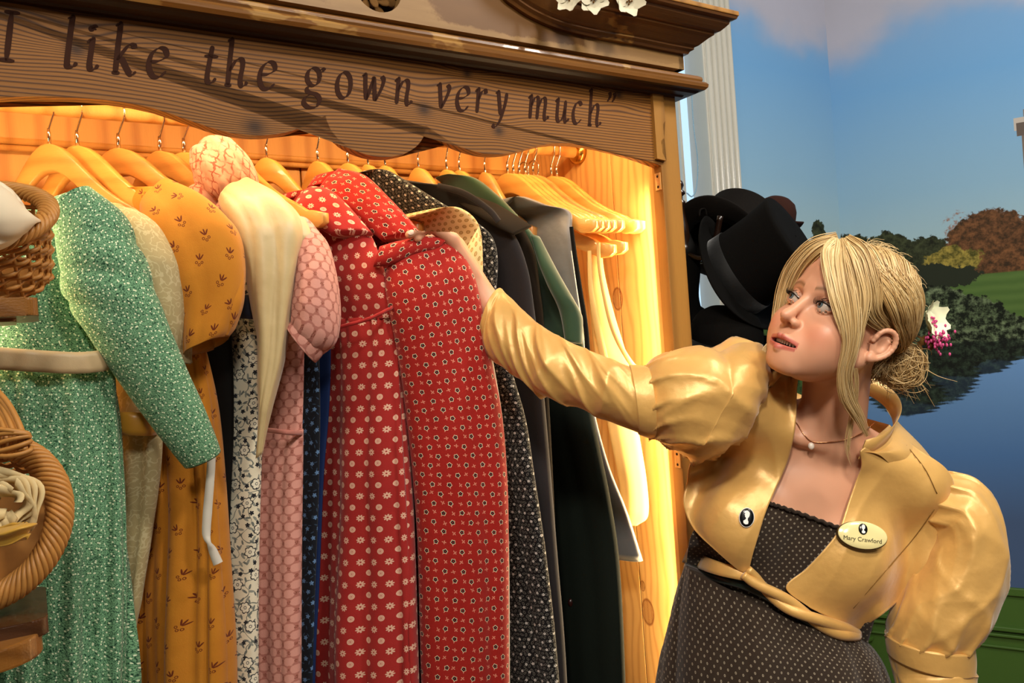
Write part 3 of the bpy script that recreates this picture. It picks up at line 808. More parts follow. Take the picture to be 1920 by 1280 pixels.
wpart('pediment_backing', box_bm(hs - 0.07, hs + 0.07, 0.02, 0.03, 1.85, hz + 0.07), m_letter)
prof = [(0.0, 0.0), (0.008, 0.0), (0.011, 0.005), (0.017, 0.008), (0.017, 0.012), (0.024, 0.015), (0.030, 0.020), (0.040, 0.028), (0.047, 0.032), (0.047, 0.036), (0.056, 0.038), (0.062, 0.043), (0.069, 0.050), (0.070, 0.056), (0.080, 0.058), (0.082, 0.063), (-0.02, 0.066)]
for sg in (-1, 1):
    v = []; rings = []
    t = nrm(np.gradient(base, axis=0)); nn = np.stack([t[:, 1], -t[:, 0]], 1)
    nn[nn[:, 1] < 0] *= -1
    k = len(prof)
    rings.append([(sg * (HW + p), DEP, base[0][1] + h) for p, h in prof])
    rings.append([(sg * (HW + p), -0.03 - p, base[0][1] + h) for p, h in prof])
    for i in range(1, len(base)):
        rings.append([(sg * (base[i][0] + nn[i][0] * h), -0.03 - p, base[i][1] + nn[i][1] * h) for p, h in prof])
    v = [q for r in rings for q in r]
    f = [(i * k + j, i * k + j + 1, (i + 1) * k + j + 1, (i + 1) * k + j) for i in range(len(rings) - 1) for j in range(k - 1)]
    mesh_obj('swan_neck_cornice', v, f, m_corn, wd, False, None, False)
    if sg > 0:
        wpart('cornice_cap', box_bm(0.40, HW + 0.084, -0.114, DEP, base[0][1] + 0.0635, base[0][1] + 0.073), m_stile, 0.002)
        a, b = 0.30, HW
        wpart('side_frieze', box_bm(HW - 0.012, HW + 0.002, -0.03, DEP, 1.84, base[0][1] + 0.02), m_ped)
# dried leaf rosette in the hole
m_dry = plain('dried_leaf', '#6b4a22', 0.8, 0.2, var=0.35, vscale=60)
ros = MB()
for i in range(16):
    a = i * 2.399; r = 0.012 + 0.0018 * i
    c = np.array([hs + r * math.cos(a), 0.004 - 0.0008 * (16 - i), hz + r * math.sin(a)])
    e1 = np.array([math.cos(a), -0.4, math.sin(a)]); e2 = np.array([-math.sin(a), 0, math.cos(a)]); e3 = np.cross(e1, e2)
    ros.add(*ellipsoid_vf(c, (0.014, 0.008, 0.0015), np.stack([nrm(e1), e2, nrm(e3)], 1), 10, 6))
ro = ros.build('dried_flower_rosette', m_dry, None, True, False); ro.matrix_world = WMAT
tag(ro, 'brown dried flower rosette set in the round hole of the wardrobe top', 'dried flower')
# white cloth flowers lying on the right shoulder of the pediment
m_pet = plain('white_petal', '#d9d2b8', 0.7, 0.3, var=0.1, vscale=40)
def flower(name, centre, R_, npet, mat, label, cat, group, tilt, seed, cmat=None, parent=None):
    r = np.random.default_rng(seed)
    t = thing(name, label, cat, tuple(centre), group) if parent is None else thing(name, loc=tuple(centre))
    ax = nrm(np.asarray(tilt, float)); e1 = nrm(np.cross(ax, [0.3, 0.2, 1.0])); e2 = np.cross(ax, e1)
    for i in range(npet):
        a = i * 2 * math.pi / npet + r.uniform(-.2, .2)
        d = e1 * math.cos(a) + e2 * math.sin(a); w = -e1 * math.sin(a) + e2 * math.cos(a)
        u = np.linspace(0, 1, 7); k = np.linspace(-1, 1, 5)
        cup = r.uniform(0.1, 0.6)
        pts = []
        for uu in u:
            ww = math.sin(math.pi * min(0.97, uu ** 0.75)) * 0.42 + 0.05
            for kk in k:
                pts.append(np.asarray(centre) + R_ * (d * uu + w * kk * ww + ax * (cup * uu * uu * 0.9 + 0.12 * kk * kk * ww + 0.05 * math.sin(7 * uu + i))))
        pts = np.array(pts); top = pts + ax * 0.0009
        f = grid_faces(7, 5, False); n = len(pts)
        mesh_obj('petal', np.vstack([pts, top]), f + [tuple(q + n for q in x)[::-1] for x in f], mat, t)
    cm = MB()
    for i in range(7):
        a = i * 2.4; cm.add(*ellipsoid_vf(np.asarray(centre) + R_ * 0.09 * i ** .5 * (e1 * math.cos(a) + e2 * math.sin(a)) + ax * R_ * 0.15, (R_ * .07,) * 3, None, 6, 4))
    cm.build('flower_centre', cmat or m_dry, t)
    return t
zt = base[0][1] + 0.073
for i, (px, sd, tl, lb) in enumerate(((1068, 3, (-.3, -.8, .1), 'white cloth flower on the cornice, leftmost of three'), (1112, 5, (.1, -.9, -.1), 'white cloth flower on the cornice, middle of three'), (1178, 9, (.2, -.8, -.2), 'white cloth flower with drooping petals on the cornice, rightmost of three'))):
    flower('cloth_flower', PW(px, -4 + (px - 1068) * 0.05, -0.105), 0.030, 6, m_pet, lb, 'flower', 'white flowers on top of the wardrobe', np.array(tl) , sd)
# ------------------------------------------------------------------ fabrics
def fab(name, fn, rough=0.85, sheen=0.15, spec=0.2, bump=0.25):
    g = G(name, rough, spec, sheen)
    u, v = g.uv()
    col = fn(g, u, v)
    if bump: cloth_bump(g, bump)
    return g.out(col)
def f_green(g, u, v):
    p = g.vec(u, v)
    base = g.mix(g.noise(p, 25, 2), sRGB('#86b78c'), sRGB('#74a87e'))
    w = g.noise(p, 330, 1.0, 0.4)
    col = g.mix(g.m('ABSOLUTE', w - 0.5) < 0.034, base, sRGB('#1f4a33'))
    w2 = g.noise(g.vec(u + 3.3, v), 420, 1.0, 0.4)
    col = g.mix(g.m('ABSOLUTE', w2 - 0.52) < 0.022, col, sRGB('#1f4f38'))
    for sz, sd in ((0.0105, 0.0), (0.0085, 5.0)):
        lx, ly, r, *_ = g.cell(u + sd * 0.1, v, sz, sz * 0.9, True, 0.7, False, sd)
        col = g.mix(g.hyp(lx, ly) < 0.00105, col, sRGB('#e6efcf'))
    return col
def f_ochre(g, u, v):
    p = g.vec(u, v)
    base = g.mix(g.noise(p, 30, 3), sRGB('#c88426'), sRGB('#b8731c'))
    lx, ly, r, *_ = g.cell(u, v, 0.044, 0.034, True, 0.25, 1.6)
    m = None
    for a in (-0.6, 0.0, 0.6):
        c, s_ = math.cos(a + 1.57), math.sin(a + 1.57)
        k = g.ell(lx, ly, c * 0.0055, s_ * 0.0055, 0.0045, 0.0011, a + 1.57)
        m = k if m is None else g.mx(m, k)
    for (cx, cy) in ((-0.004, -0.003), (0.004, -0.003), (0.0, -0.006)):
        h = g.hyp(lx - cx, ly - cy)
        m = g.mx(m, (h < 0.0021) * (h > 0.0011))
    return g.mix(m, base, sRGB('#6a2a0c'))
def f_beige(g, u, v):
    p = g.vec(u, v)
    w = g.m('ABSOLUTE', g.noise(p, 90, 1) - 0.5) < 0.03
    return g.mix(w * 0.5, g.mix(g.noise(p, 18, 3), sRGB('#b7a67a'), sRGB('#9c8c62')), sRGB('#d0c49c'))
def f_whitefloral(g, u, v):
    p = g.vec(u, v)
    col = g.mix(g.noise(p, 30, 2), sRGB('#e6dfc8'), sRGB('#dcd4ba'))
    vine = g.m('ABSOLUTE', g.noise(p, 42, 0.5, 0.3) - 0.5) < 0.012
    col = g.mix(vine, col, sRGB('#6a7068'))
    for sz, sd, c, rx, ry in ((0.015, 1.0, '#8f9288', 0.0056, 0.0019), (0.013, 2.0, '#6e746f', 0.0045, 0.0017)):
        lx, ly, r, *_ = g.cell(u + 0.37 * sd, v + 0.11 * sd, sz, sz * 0.9, True, 0.5, True, sd * 7)
        col = g.mix(g.ell(lx, ly, 0, 0, rx, ry) * (r > 0.25), col, sRGB(c))
    lx, ly, r, *_ = g.cell(u + 0.71, v + 0.3, 0.016, 0.015, True, 0.5, True, 19)
    col = g.mix(g.petals(lx, ly, 5, 0.0022, 0.0018) * (r > 0.35), col, sRGB('#23252b'))
    lx, ly, r, *_ = g.cell(u + 0.2, v + 0.9, 0.042, 0.040, True, 0.5, True, 40)
    big = g.petals(lx, ly, 6, 0.0072, 0.0026); inn = g.petals(lx, ly, 6, 0.0058, 0.0022)
    col = g.mix(big, col, sRGB('#2a2c31')); col = g.mix(inn, col, sRGB('#e8e2cc'))
    h = g.hyp(lx, ly)
    return g.mix((h < 0.0026) * (h > 0.0015), col, sRGB('#5a5c5c'))
def f_pink(g, u, v):
    p = g.vec(u, v)
    lx, ly, r, *_ = g.cell(u, v, 0.021, 0.0135, True)
    h = g.hyp(lx, ly * 1.25)
    wob = (g.noise(p, 260, 2) - 0.5) * 0.004
    col = g.mix(g.ss(h + wob, 0.0094, 0.0078), sRGB('#b57468'), sRGB('#d69a8c'))
    lx2, ly2, r2, *_ = g.cell(u + 0.0105, v, 0.021, 0.0135, True)
    node = (g.hyp(lx2, ly2) + wob * 1.4) < 0.0028
    return g.mix(node * g.ss(g.noise(p, 700, 1), 0.4, 0.55), col, sRGB('#8a4c3c'))
def f_pinkbonnet(g, u, v):
    p = g.vec(u, v)
    a_ = (u + v) * 0.7071; b_ = (u - v) * 0.7071
    wob = (g.noise(p, 90, 2) - 0.5) * 0.012
    d1 = g.m('ABSOLUTE', g.m('FRACT', (a_ + wob) / 0.012 + 50.0) - 0.5); d2 = g.m('ABSOLUTE', g.m('FRACT', (b_ - wob) / 0.012 + 50.0) - 0.5)
    w = g.mx(d1 > 0.40, d2 > 0.40)
    return g.mix(w * g.ss(g.noise(p, 50, 2), 0.35, 0.6), g.mix(g.noise(p, 60, 3), sRGB('#cd9680'), sRGB('#d8b096')), sRGB('#a85a46'))
def f_daisy(g, u, v):
    p = g.vec(u, v)
    base = g.mix(g.noise(p, 25, 3), sRGB('#9c2220'), sRGB('#a82a26'))
    lx, ly, r, row, ci = g.cell(u, v, 0.0235, 0.0185, True)
    par = g.m('PINGPONG', row + 0.0, 1.0) > 0.5
    c_ = g.m('COSINE', r * 3.0); s_ = g.m('SINE', r * 3.0)
    lx, ly = lx * c_ - ly * s_, lx * s_ + ly * c_
    h = g.hyp(lx, ly); th = g.m('ARCTAN2', ly, lx)
    d1 = (h < (g.m('ABSOLUTE', g.m('COSINE', th * 4.0)) * 0.0030 + 0.0029)) * (h > 0.0013)
    d2 = (h < 0.0050) * (1.0 - (g.m('ABSOLUTE', g.m('COSINE', th * 5.0)) > 0.93) * (h < 0.0036) * 0.75) * (h > 0.0007)
    m = g.m('ADD', d1 * par, d2 * (1.0 - par))
    return g.mix(m, base, sRGB('#e0b39a'))
def f_redflower(g, u, v):
    p = g.vec(u, v)
    base = g.mix(g.noise(p, 25, 3), sRGB('#961610'), sRGB('#a62018'))
    lx, ly, r, *_ = g.cell(u, v, 0.031, 0.0165, True, 0.12, 1.2)
    o_ = g.petals(lx, ly, 5, 0.0034, 0.0014); i_ = g.petals(lx, ly, 5, 0.0023, 0.0014)
    st = g.ell(lx, ly, 0.0012, -0.0052, 0.0007, 0.0022, 0.3)
    lx2, ly2, r2, *_ = g.cell(u + 0.0155, v, 0.031, 0.0165, True, 0.2, 2.4, 8)
    sp = None
    for a in (0.4, 1.9, 3.3, 4.6):
        k = g.ell(lx2, ly2, math.cos(a) * 0.0024, math.sin(a) * 0.0018, 0.0018, 0.0008, a)
        sp = k if sp is None else g.mx(sp, k)
    col = g.mix(g.mx(sp, st), base, sRGB('#d98a72'))
    col = g.mix(o_, col, sRGB('#e6c9a8')); col = g.mix(i_, col, sRGB('#150f14'))
    return g.mix(g.hyp(lx, ly) < 0.0009, col, sRGB('#b3342a'))
def f_blackfloral(g, u, v):
    p = g.vec(u, v)
    base = sRGB('#0b0b0c')
    lx, ly, r, *_ = g.cell(u, v, 0.0085, 0.0075, True, 0.3, True, 3)
    e1 = g.ell(lx, ly, 0, 0, 0.0034, 0.0019); e2 = g.ell(lx, ly, 0, 0, 0.0025, 0.0011)
    col = g.mix(e1 * (1.0 - e2), base, sRGB('#6e6d66'))
    lx, ly, r, *_ = g.cell(u + 0.5, v, 0.0165, 0.0155, True, 0.3, True, 11)
    col = g.mix(g.petals(lx, ly, 5, 0.0015, 0.0013), col, sRGB('#c9c7c0'))
    return g.mix(g.hyp(lx, ly) < 0.0007, col, base)
def f_paisley(g, u, v):
    p = g.vec(u, v)
    lx, ly, r, *_ = g.cell(u, v, 0.0155, 0.0125, True, 0.15, 0.6)
    wob = (g.noise(p, 300, 1) - 0.5) * 0.6
    h = g.hyp(lx / 0.0046, ly / 0.0036) + wob * 0.3
    col = g.mix(h < 1.0, g.mix(g.noise(p, 20, 2), sRGB('#dcc08a'), sRGB('#cdb078')), sRGB('#9a7a40'))
    return g.mix(h < 0.62, col, sRGB('#b0915a'))
def f_navyfloral(g, u, v):
    lx, ly, r, *_ = g.cell(u, v, 0.020, 0.018, True, 0.4, True, 3)
    m = g.petals(lx, ly, 5, 0.0018, 0.0022)
    lx, ly, r2, *_ = g.cell(u + .5, v, 0.011, 0.012, True, 0.4, True, 6)
    m2 = g.ell(lx, ly, 0, 0, 0.0034, 0.0009)
    col = g.mix(m2 * 0.5, sRGB('#0c121c'), sRGB('#3f5a78'))
    return g.mix(m, col, sRGB('#5c7fa8'))
def f_dots(g, u, v):
    p = g.vec(u, v)
    base = g.mix(g.noise(p, 20, 3), sRGB('#251b12'), sRGB('#30241a'))
    lx, ly, r, *_ = g.cell(u, v, 0.0122, 0.0066, True, 0.06)
    h = g.hyp(lx, ly)
    return g.mix((h < 0.00155), base, g.mix(h < 0.0008, sRGB('#8a7f6c'), sRGB('#5a5042')))
M_green = fab('green_sprig_cotton', f_green)
M_ochre = fab('ochre_sprig_cotton', f_ochre)
M_beige = fab('beige_cotton', f_beige)
M_wfl = fab('white_floral_cotton', f_whitefloral)
M_pink = fab('pink_lattice_cotton', f_pink)
M_pinkb = fab('pink_white_cotton', f_pinkbonnet)
M_daisy = fab('red_daisy_cotton', f_daisy)
M_redf = fab('red_blossom_cotton', f_redflower)
M_blkf = fab('black_floral_cotton', f_blackfloral)
M_pais = fab('cream_block_print_cotton', f_paisley)
M_navf = fab('navy_floral_cotton', f_navyfloral)
M_dots = fab('dark_dotted_cotton', f_dots)
def satin(name, hexc, rough=0.36, spec=0.55, var=0.08):
    g = G(name, rough, spec, 0.25)
    p = g.tc('Object')
    c = sRGB(hexc)
    g.b.inputs['Sheen Roughness'].default_value = 0.4
    n = g.noise(p, 30, 3)
    g.bump(g.noise(p, 22, 3) * 3.0 + g.noise(p, 900, 1) * 0.15, 0.16, 0.006)
    return g.out(g.mix(n, tuple(x * (1 - var) for x in c[:3]) + (1,), tuple(min(1, x * (1 + var)) for x in c[:3]) + (1,)))
M_ivory = satin('ivory_ribbon', '#cdb489', 0.45)
M_gold_r = satin('gold_ribbon', '#c08a2c', 0.35)
M_cream = satin('cream_satin', '#cdb684', 0.42)
M_navy = satin('navy_ribbon', '#1a2233', 0.5)
M_blue = plain('royal_blue_cotton', '#10244f', 0.8, 0.2)
M_black = plain('black_cloth', '#0a0908', 0.9, 0.15)
M_char = plain('charcoal_wool', '#211d1e', 0.9, 0.15, bump=0.3, sheen=0.2)
M_brown = plain('dark_brown_wool', '#1c150d', 0.9, 0.15, bump=0.3)
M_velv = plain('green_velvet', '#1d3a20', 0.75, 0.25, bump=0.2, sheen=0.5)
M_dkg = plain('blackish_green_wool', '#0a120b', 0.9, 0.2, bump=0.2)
M_grey = satin('grey_satin', '#6f6d6c', 0.42)
M_greyb = satin('blue_grey_satin', '#55555c', 0.38)
M_muslin = plain('cream_muslin', '#cfa865', 0.85, 0.2, var=0.06)
M_whiter = plain('white_ribbon', '#d8d2c4', 0.6, 0.3, var=0.04)
M_hang = wood_mat('hanger_beech', sRGB('#d79a4a'), sRGB('#b4712c'), 'x', 160, 0.02, rough=0.32, spec=0.5, contrast=0.5, coat=0.25)
M_hang2 = wood_mat('hanger_dark_beech', sRGB('#c58a45'), sRGB('#96602a'), 'x', 160, 0.02, rough=0.32, spec=0.5, contrast=0.6, coat=0.25)
M_chrome = plain('chrome', '#c9c2b4', 0.14, 0.6, metal=1.0, var=0.02)

# ------------------------------------------------------------------ hangers
def hanger_meshes():
    n = 41
    w = np.linspace(-0.222, 0.222, n); a = np.abs(w) / 0.222
    ztop = -0.004 - np.interp(a, [0, .06, .12, .2, .3, .45, .6, .75, .9, 1.0], [0, .002, .007, .020, .042, .074, .098, .116, .131, .142])
    ztop = np.convolve(np.pad(ztop, 2, mode='edge'), np.ones(5) / 5, 'valid')
    ztop = ztop - 0.005 * np.exp(-((a - 0.84) / 0.028) ** 2)          # strap notch
    hgt = 0.046 - 0.016 * a
    hgt[a > 0.93] *= np.linspace(1, 0.55, n)[(np.round((a[a > 0.93] - 0.93) / 0.07 * (n - 1))).astype(int)]
    thk = 0.0065 + 0.003 * np.exp(-(a * 5) ** 2)
    bow = 0.028 * a ** 2
    prof = [(-1, -.86), (-.86, -1), (.86, -1), (1, -.86), (1, .86), (.86, 1), (-.86, 1), (-1, .86)]
    v = []
    for i in range(n):
        for px, pz in prof:
            v.append((w[i], bow[i] + px * thk[i], ztop[i] - hgt[i] / 2 + pz * hgt[i] / 2))
    f = grid_faces(n, 8, True) + [tuple(range(8))[::-1], tuple((n - 1) * 8 + j for j in range(8))]
    body = (np.array(v), f)
    hk = [(0, 0, -0.012), (0, 0, 0.006), (0, 0, 0.016), (0.006, 0, 0.028), (0.0145, 0, 0.044)] + [(0.0165 * math.cos(t), 0, 0.0565 + 0.0165 * math.sin(t)) for t in np.linspace(0, math.pi * 1.12, 12)]
    hook = tube_vf(catmull(hk, 50), 0.0018, 8)
    sleeve = tube_vf([(0, 0, -0.008), (0, 0, 0.012), (0, 0, 0.020)], [0.0032, 0.0032, 0.002], 10)
    hv = np.vstack([hook[0], sleeve[0]]); hf = hook[1] + [tuple(i + len(hook[0]) for i in q) for q in sleeve[1]]
    bar = tube_vf([(-0.185, 0.020, -0.138), (0.185, 0.020, -0.138)], 0.0055, 10)
    return body, (hv, hf), bar
HB, HH, HBAR = hanger_meshes()
HME = {}
for k, (v, f), m in (('shoulder_bar', HB, M_hang), ('hook', HH, M_chrome), ('trouser_bar', HBAR, M_hang)):
    o_ = mesh_obj(k, v, f, m); HME[k] = o_.data
    me2 = o_.data.copy()
    if m is M_hang: me2.materials[0] = M_hang2
    HME[k + '2'] = me2
    bpy.data.objects.remove(o_)
def hanger(px, py, phi, label, off=0.28, tilt=0.0, dark=False, bar=False, dz=0.0, half=1.0):
    p = PW(px, py, off)
    p = np.array([p[0], p[1], 1.682 + dz])
    f = -WN * math.cos(phi) + WT * math.sin(phi)       # direction of the front arm
    side = np.cross([0, 0, 1.0], f)
    m = Matrix(((f[0], side[0], 0, p[0]), (f[1], side[1], 0, p[1]), (0, 0, 1, p[2]), (0, 0, 0, 1)))
    m = m @ Matrix.Diagonal((half, 1.0, 1.0, 1.0))
    t = thing('clothes_hanger', label, 'hanger', group='wooden hangers on the wardrobe rail', mat=m)
    for k in ('shoulder_bar', 'hook') + (('trouser_bar',) if bar else ()):
        o = bpy.data.objects.new(k, HME[k + ('2' if dark and k != 'hook' else '')]); COL.objects.link(o); o.parent = t
    return t
R_ = math.radians
HANG = [
 (92, 262, 48, 'light wooden hanger carrying the green sprigged dress', 1),
 (145, 270, 40, 'light wooden hanger with pale beige dress, second from the left', 0),
 (222, 268, 42, 'wooden hanger with a mitred joint carrying the ochre dress', 1),
 (300, 277, 30, 'wooden hanger just right of the ochre dress hanger', 1),
 (345, 280, 42, 'wooden hanger whose front arm carries the cream satin jacket', 0),
 (430, 290, 20, 'wooden hanger hidden under the pink and white cotton garment', 0),
 (500, 295, 36, 'light wooden hanger carrying the red daisy dress', 0),
 (595, 289, 22, 'wide wooden hanger carrying the red black-blossom dress', 0),
 (652, 299, 26, 'wooden hanger whose long front arm carries the cream block-print dress', 0),
 (690, 303, 24, 'wooden hanger carrying the black and white floral dress', 0),
 (722, 306, 24, 'wooden hanger carrying the dark charcoal coat', 0),
 (785, 315, 24, 'wooden hanger with its round top bare above the charcoal coat', 0),
 (838, 320, 16, 'wooden hanger carrying the dark brown coat', 0),
 (862, 321, 16, 'wooden hanger carrying the green velvet coat', 0),
 (910, 322, 14, 'wooden hanger carrying the grey satin waistcoat', 1),
 (952, 325, 12, 'bare wooden hanger, first of the tight bunch right of the waistcoat', 0),
 (963, 325, 12, 'bare wooden hanger, second of the tight bunch right of the waistcoat', 0),
 (974, 325, 12, 'bare wooden hanger, third of the tight bunch right of the waistcoat', 0),
 (985, 325, 12, 'bare wooden hanger, fourth of the tight bunch right of the waistcoat', 0),
 (1000, 322, 12, 'darker bare wooden hanger between the tight bunch and the last pair', 1),
 (1034, 326, 10, 'bare wooden hanger with trouser bar, left one of the last pair', 0),
 (1044, 326, 12, 'bright bare wooden hanger at the far right end of the rail', 0),
]
for px, py, ph, lb, dk in HANG:
    hanger(px, py, R_(ph), lb, dark=bool(dk), bar=px in (1034, 1000, 952), half={690: .5, 722: .55, 785: .6, 838: .6, 862: .6, 910: .5, 652: .68, 500: .7, 595: .7, 92: .8, 145: .9}.get(px, 1.0))

# ------------------------------------------------------------------ garments
def gthing(kind, label, px, py, group='garments hanging on the rail'):
    return thing(kind, label, kind, tuple(PW(px, py, 0.28)), group)
def body(name, mat, parent, st, rot=10, th=0.03, fold=None, wmax=0.42, nr=70, nc=72, cap=True, **kw):
    """st: (x, y, off[, width]) of the front edge; the bag runs back from it by its width"""
    d = WN * math.cos(R_(rot)) - WT * math.sin(R_(rot))
    Rr, Ll = [], []
    for q in st:
        p = PW(q[0], q[1], q[2]); w = q[3] if len(q) > 3 else min(wmax, 2 * max(0.02, 0.28 - q[2]))
        Rr.append(p); Ll.append(p + d * w)
    return loft(name, Ll, Rr, th, mat, parent, nr, nc, fold, 0.8, cap, hz=True, **kw)
def sleeve(name, mat, parent, st, th=0.03, fold=None, nr=50, nc=40, cap=True, sup=0.9, hem=False, **kw):
    """st: (xl, yl, xr, yr, offl[, offr])"""
    Ll = [PW(q[0], q[1], q[4]) for q in st]; Rr = [PW(q[2], q[3], q[5] if len(q) > 5 else q[4]) for q in st]
    return loft(name, Ll, Rr, th, mat, parent, nr, nc, fold, sup, cap, hem=hem, **kw)
BOT = 1750
def band(name, mat, parent, pts, half_h, thick=0.0016, n=50, wave=0.0):
    """ribbon: strip standing upright along a path of (x, y, off)"""
    c = catmull([PW(*q) for q in pts], n)
    hh = np.broadcast_to(half_h, (n,)) if np.ndim(half_h) == 0 else np.interp(np.linspace(0, 1, n), np.linspace(0, 1, len(half_h)), half_h)
    t = nrm(np.gradient(c, axis=0)); up = np.array([0, 0, 1.0]) - t * t[:, 2:3]; up = nrm(up)
    nn = nrm(np.cross(t, up)); s = np.sign((nn * (CAMP - c)).sum(1)); nn = nn * s[:, None]
    c = c + nn * (wave * np.sin(np.linspace(0, 40, n)))[:, None]
    rows = [c + up * hh[:, None] * k + nn * thick * (1 - k * k) for k in (-1, -0.5, 0, 0.5, 1)]
    rows += [c + up * hh[:, None] * k - nn * thick for k in (1, 0, -1)]
    v = np.stack(rows, 1).reshape(-1, 3)
    return mesh_obj(name, v, grid_faces(n, 8, True), mat, parent)

# 1 green sprigged dress, turned to the room
g1 = gthing('dress', 'green sprigged long-sleeved dress with ivory ribbon sash at the left end of the rail', 92, 262)
bod = [(70, 396, 128, 372, .09, .06), (30, 404, 150, 356, .09, .05), (-50, 428, 182, 376, .09, .04), (-90, 480, 205, 430, .09, .04), (-80, 560, 190, 520, .08, .05), (-60, 620, 196, 610, .07, .055), (-60, 655, 206, 668, .06, .055), (-62, 690, 212, 692, .055, .055)]
sleeve('bodice', M_green, g1, bod, [.006, .014, .03, .04, .038, .035, .035, .035], folds(3, .004, 4), 60, 64, hz=True)
sk = [(-66, 676, 210, 680, .055, .055), (-75, 760, 216, 760, .04, .05), (-85, 900, 226, 900, .03, .045), (-95, 1050, 228, 1050, .02, .04), (-110, 1280, 230, 1280, .01, .03), (-130, BOT, 240, BOT, .0, .02)]
sleeve('skirt', M_green, g1, sk, [.034, .045, .055, .06, .065, .07], folds(11, .080, 7.5, .35, 1.2, .26, sharp=.35), 110, 150, sup=0.8)
slv = [(96, 400, 172, 352, .035, .02), (112, 470, 226, 398, .03, .0), (124, 540, 262, 478, .02, -.01), (150, 600, 300, 570, .015, -.02), (205, 690, 338, 668, .01, -.02), (265, 770, 378, 752, .01, -.02), (318, 838, 405, 820, .01, -.015), (346, 874, 414, 846, .01, -.01)]
nzs = smooth_noise(5, 18, 25)
sleeve('sleeve', M_green, g1, slv, [.03, .036, .034, .032, .03, .027, .025, .023], lambda a, u, v, t: nzs(u, v) * .004 + .007 * np.exp(-((t - .28) / .14) ** 2) * np.abs(np.sin(v * 55 + u * 30)) ** .7, 80, 56, cap=False, hem=True)
band('sash', M_ivory, g1, [(-80, 668, .0), (0, 672, -.005), (60, 676, -.008), (140, 680, -.006), (190, 676, .0), (214, 668, .03)], .0145, wave=.0008)
# 2 beige dress
g2 = gthing('dress', 'plain beige dress with gold satin sash and puffed sleeve behind the green sleeve', 145, 270)
body('skirt', M_beige, g2, [(288, 690, .10, .30), (291, 780, .09, .3), (288, 880, .085, .3), (274, 1000, .08, .3), (256, 1120, .08, .3), (236, 1260, .08, .3), (215, BOT, .08, .3)], 30, .03, folds(21, .03, 5, .3))
body('bodice', M_beige, g2, [(215, 380, .20, .06), (250, 410, .16, .2), (280, 470, .12, .3), (290, 600, .10, .3), (289, 700, .10, .3)], 30, .03, folds(22, .004, 5))
sleeve('sleeve', M_beige, g2, [(214, 400, 262, 398, .09, .07), (215, 440, 312, 440, .07, .05), (225, 500, 345, 500, .06, .04), (250, 560, 355, 565, .06, .035), (285, 610, 352, 620, .055, .03), (312, 640, 352, 655, .055, .035), (325, 660, 356, 682, .05, .035)], [.02, .04, .05, .05, .04, .025, .02], folds(23, .006, 9, .6, 2, .16), cap=False, hem=True)
band('sash', M_gold_r, g2, [(200, 792, .12), (226, 793, .05), (262, 795, .035), (284, 795, .05), (296, 794, .09)], .0165)
# 3 ochre dress
g3 = gthing('dress', 'ochre yellow short-sleeved dress printed with brown sprigs', 222, 268)
body('bodice', M_ochre, g3, [(285, 352, .20, .06), (318, 352, .17, .14), (352, 370, .13, .22), (385, 420, .11, .28), (390, 520, .10, .3), (385, 640, .10, .3)], 28, .03, folds(31, .004, 4))
sleeve('sleeve', M_ochre, g3, [(262, 392, 322, 345, .10, .11), (262, 440, 395, 384, .07, .06), (280, 490, 443, 430, .06, .025), (310, 540, 459, 492, .05, .01), (335, 590, 455, 560, .045, .005), (345, 635, 436, 612, .04, .005), (349, 666, 422, 634, .04, .008)], [.02, .03, .034, .036, .034, .032, .030], folds(33, .026, 2.6, .7, 2, .2), 60, 52, cap=False, hem=True)
sleeve('cuff_fold', M_ochre, g3, [(395, 455, 450, 450, .035, .012), (388, 510, 458, 508, .022, .0), (376, 566, 456, 560, .012, -.006), (384, 590, 444, 598, .012, -.006), (408, 612, 426, 630, .012, -.002)], [.010, .016, .018, .014, .006], None, 40, 36)
body('skirt', M_ochre, g3, [(372, 640, .10, .34), (392, 760, .085, .34), (402, 900, .07, .34), (409, 1050, .06, .34), (413, 1280, .05, .34), (418, BOT, .04, .34)], 30, .045, folds(35, .07, 4, .45, 1.0, .30, sharp=.4), nc=130)
# 4 black dress in the gap, with a white ribbon tie
g4 = gthing('dress', 'black dress almost hidden between the ochre and the white floral dress', 300, 277)
body('skirt', M_black, g4, [(380, 420, .2, .1), (420, 520, .13, .24), (432, 640, .11, .3), (436, 800, .10, .3), (428, 1000, .10, .3), (425, 1280, .10, .3), (425, BOT, .1, .3)], 26, .02, folds(41, .008, 5))
band('waist_tie', M_whiter, g4, [(396, 850, .035), (393, 900, .03), (388, 960, .03), (386, 1000, .03), (392, 1020, .028), (400, 1035, .03), (411, 1056, .03)], [.0, .0, .0])
# a hanging tie is a narrow upright strip: rebuild it along its own width
def strip(name, mat, parent, pts, hw, thick=0.0012, n=50):
    c = catmull([PW(*q) for q in pts], n)
    hw = np.interp(np.linspace(0, 1, n), np.linspace(0, 1, len(hw)), hw)
    t = nrm(np.gradient(c, axis=0)); view = nrm(CAMP - c); sd = nrm(np.cross(t, view)); nn = nrm(np.cross(sd, t))
    v = np.stack([c - sd * hw[:, None] + nn * thick, c + nn * thick * 2.5, c + sd * hw[:, None] + nn * thick, c + sd * hw[:, None] - nn * thick, c - sd * hw[:, None] - nn * thick], 1).reshape(-1, 3)
    return mesh_obj(name, v, grid_faces(n, 5, True), mat, parent)
bpy.data.objects.remove([c for c in g4.children if c.name.startswith('waist_tie')][0])
strip('waist_tie', M_whiter, g4, [(397, 850, .035), (394, 900, .03), (389, 960, .03), (387, 1000, .03), (392, 1018, .026), (399, 1032, .03), (409, 1056, .03)], [.006, .006, .0065, .006, .003, .006, .007])
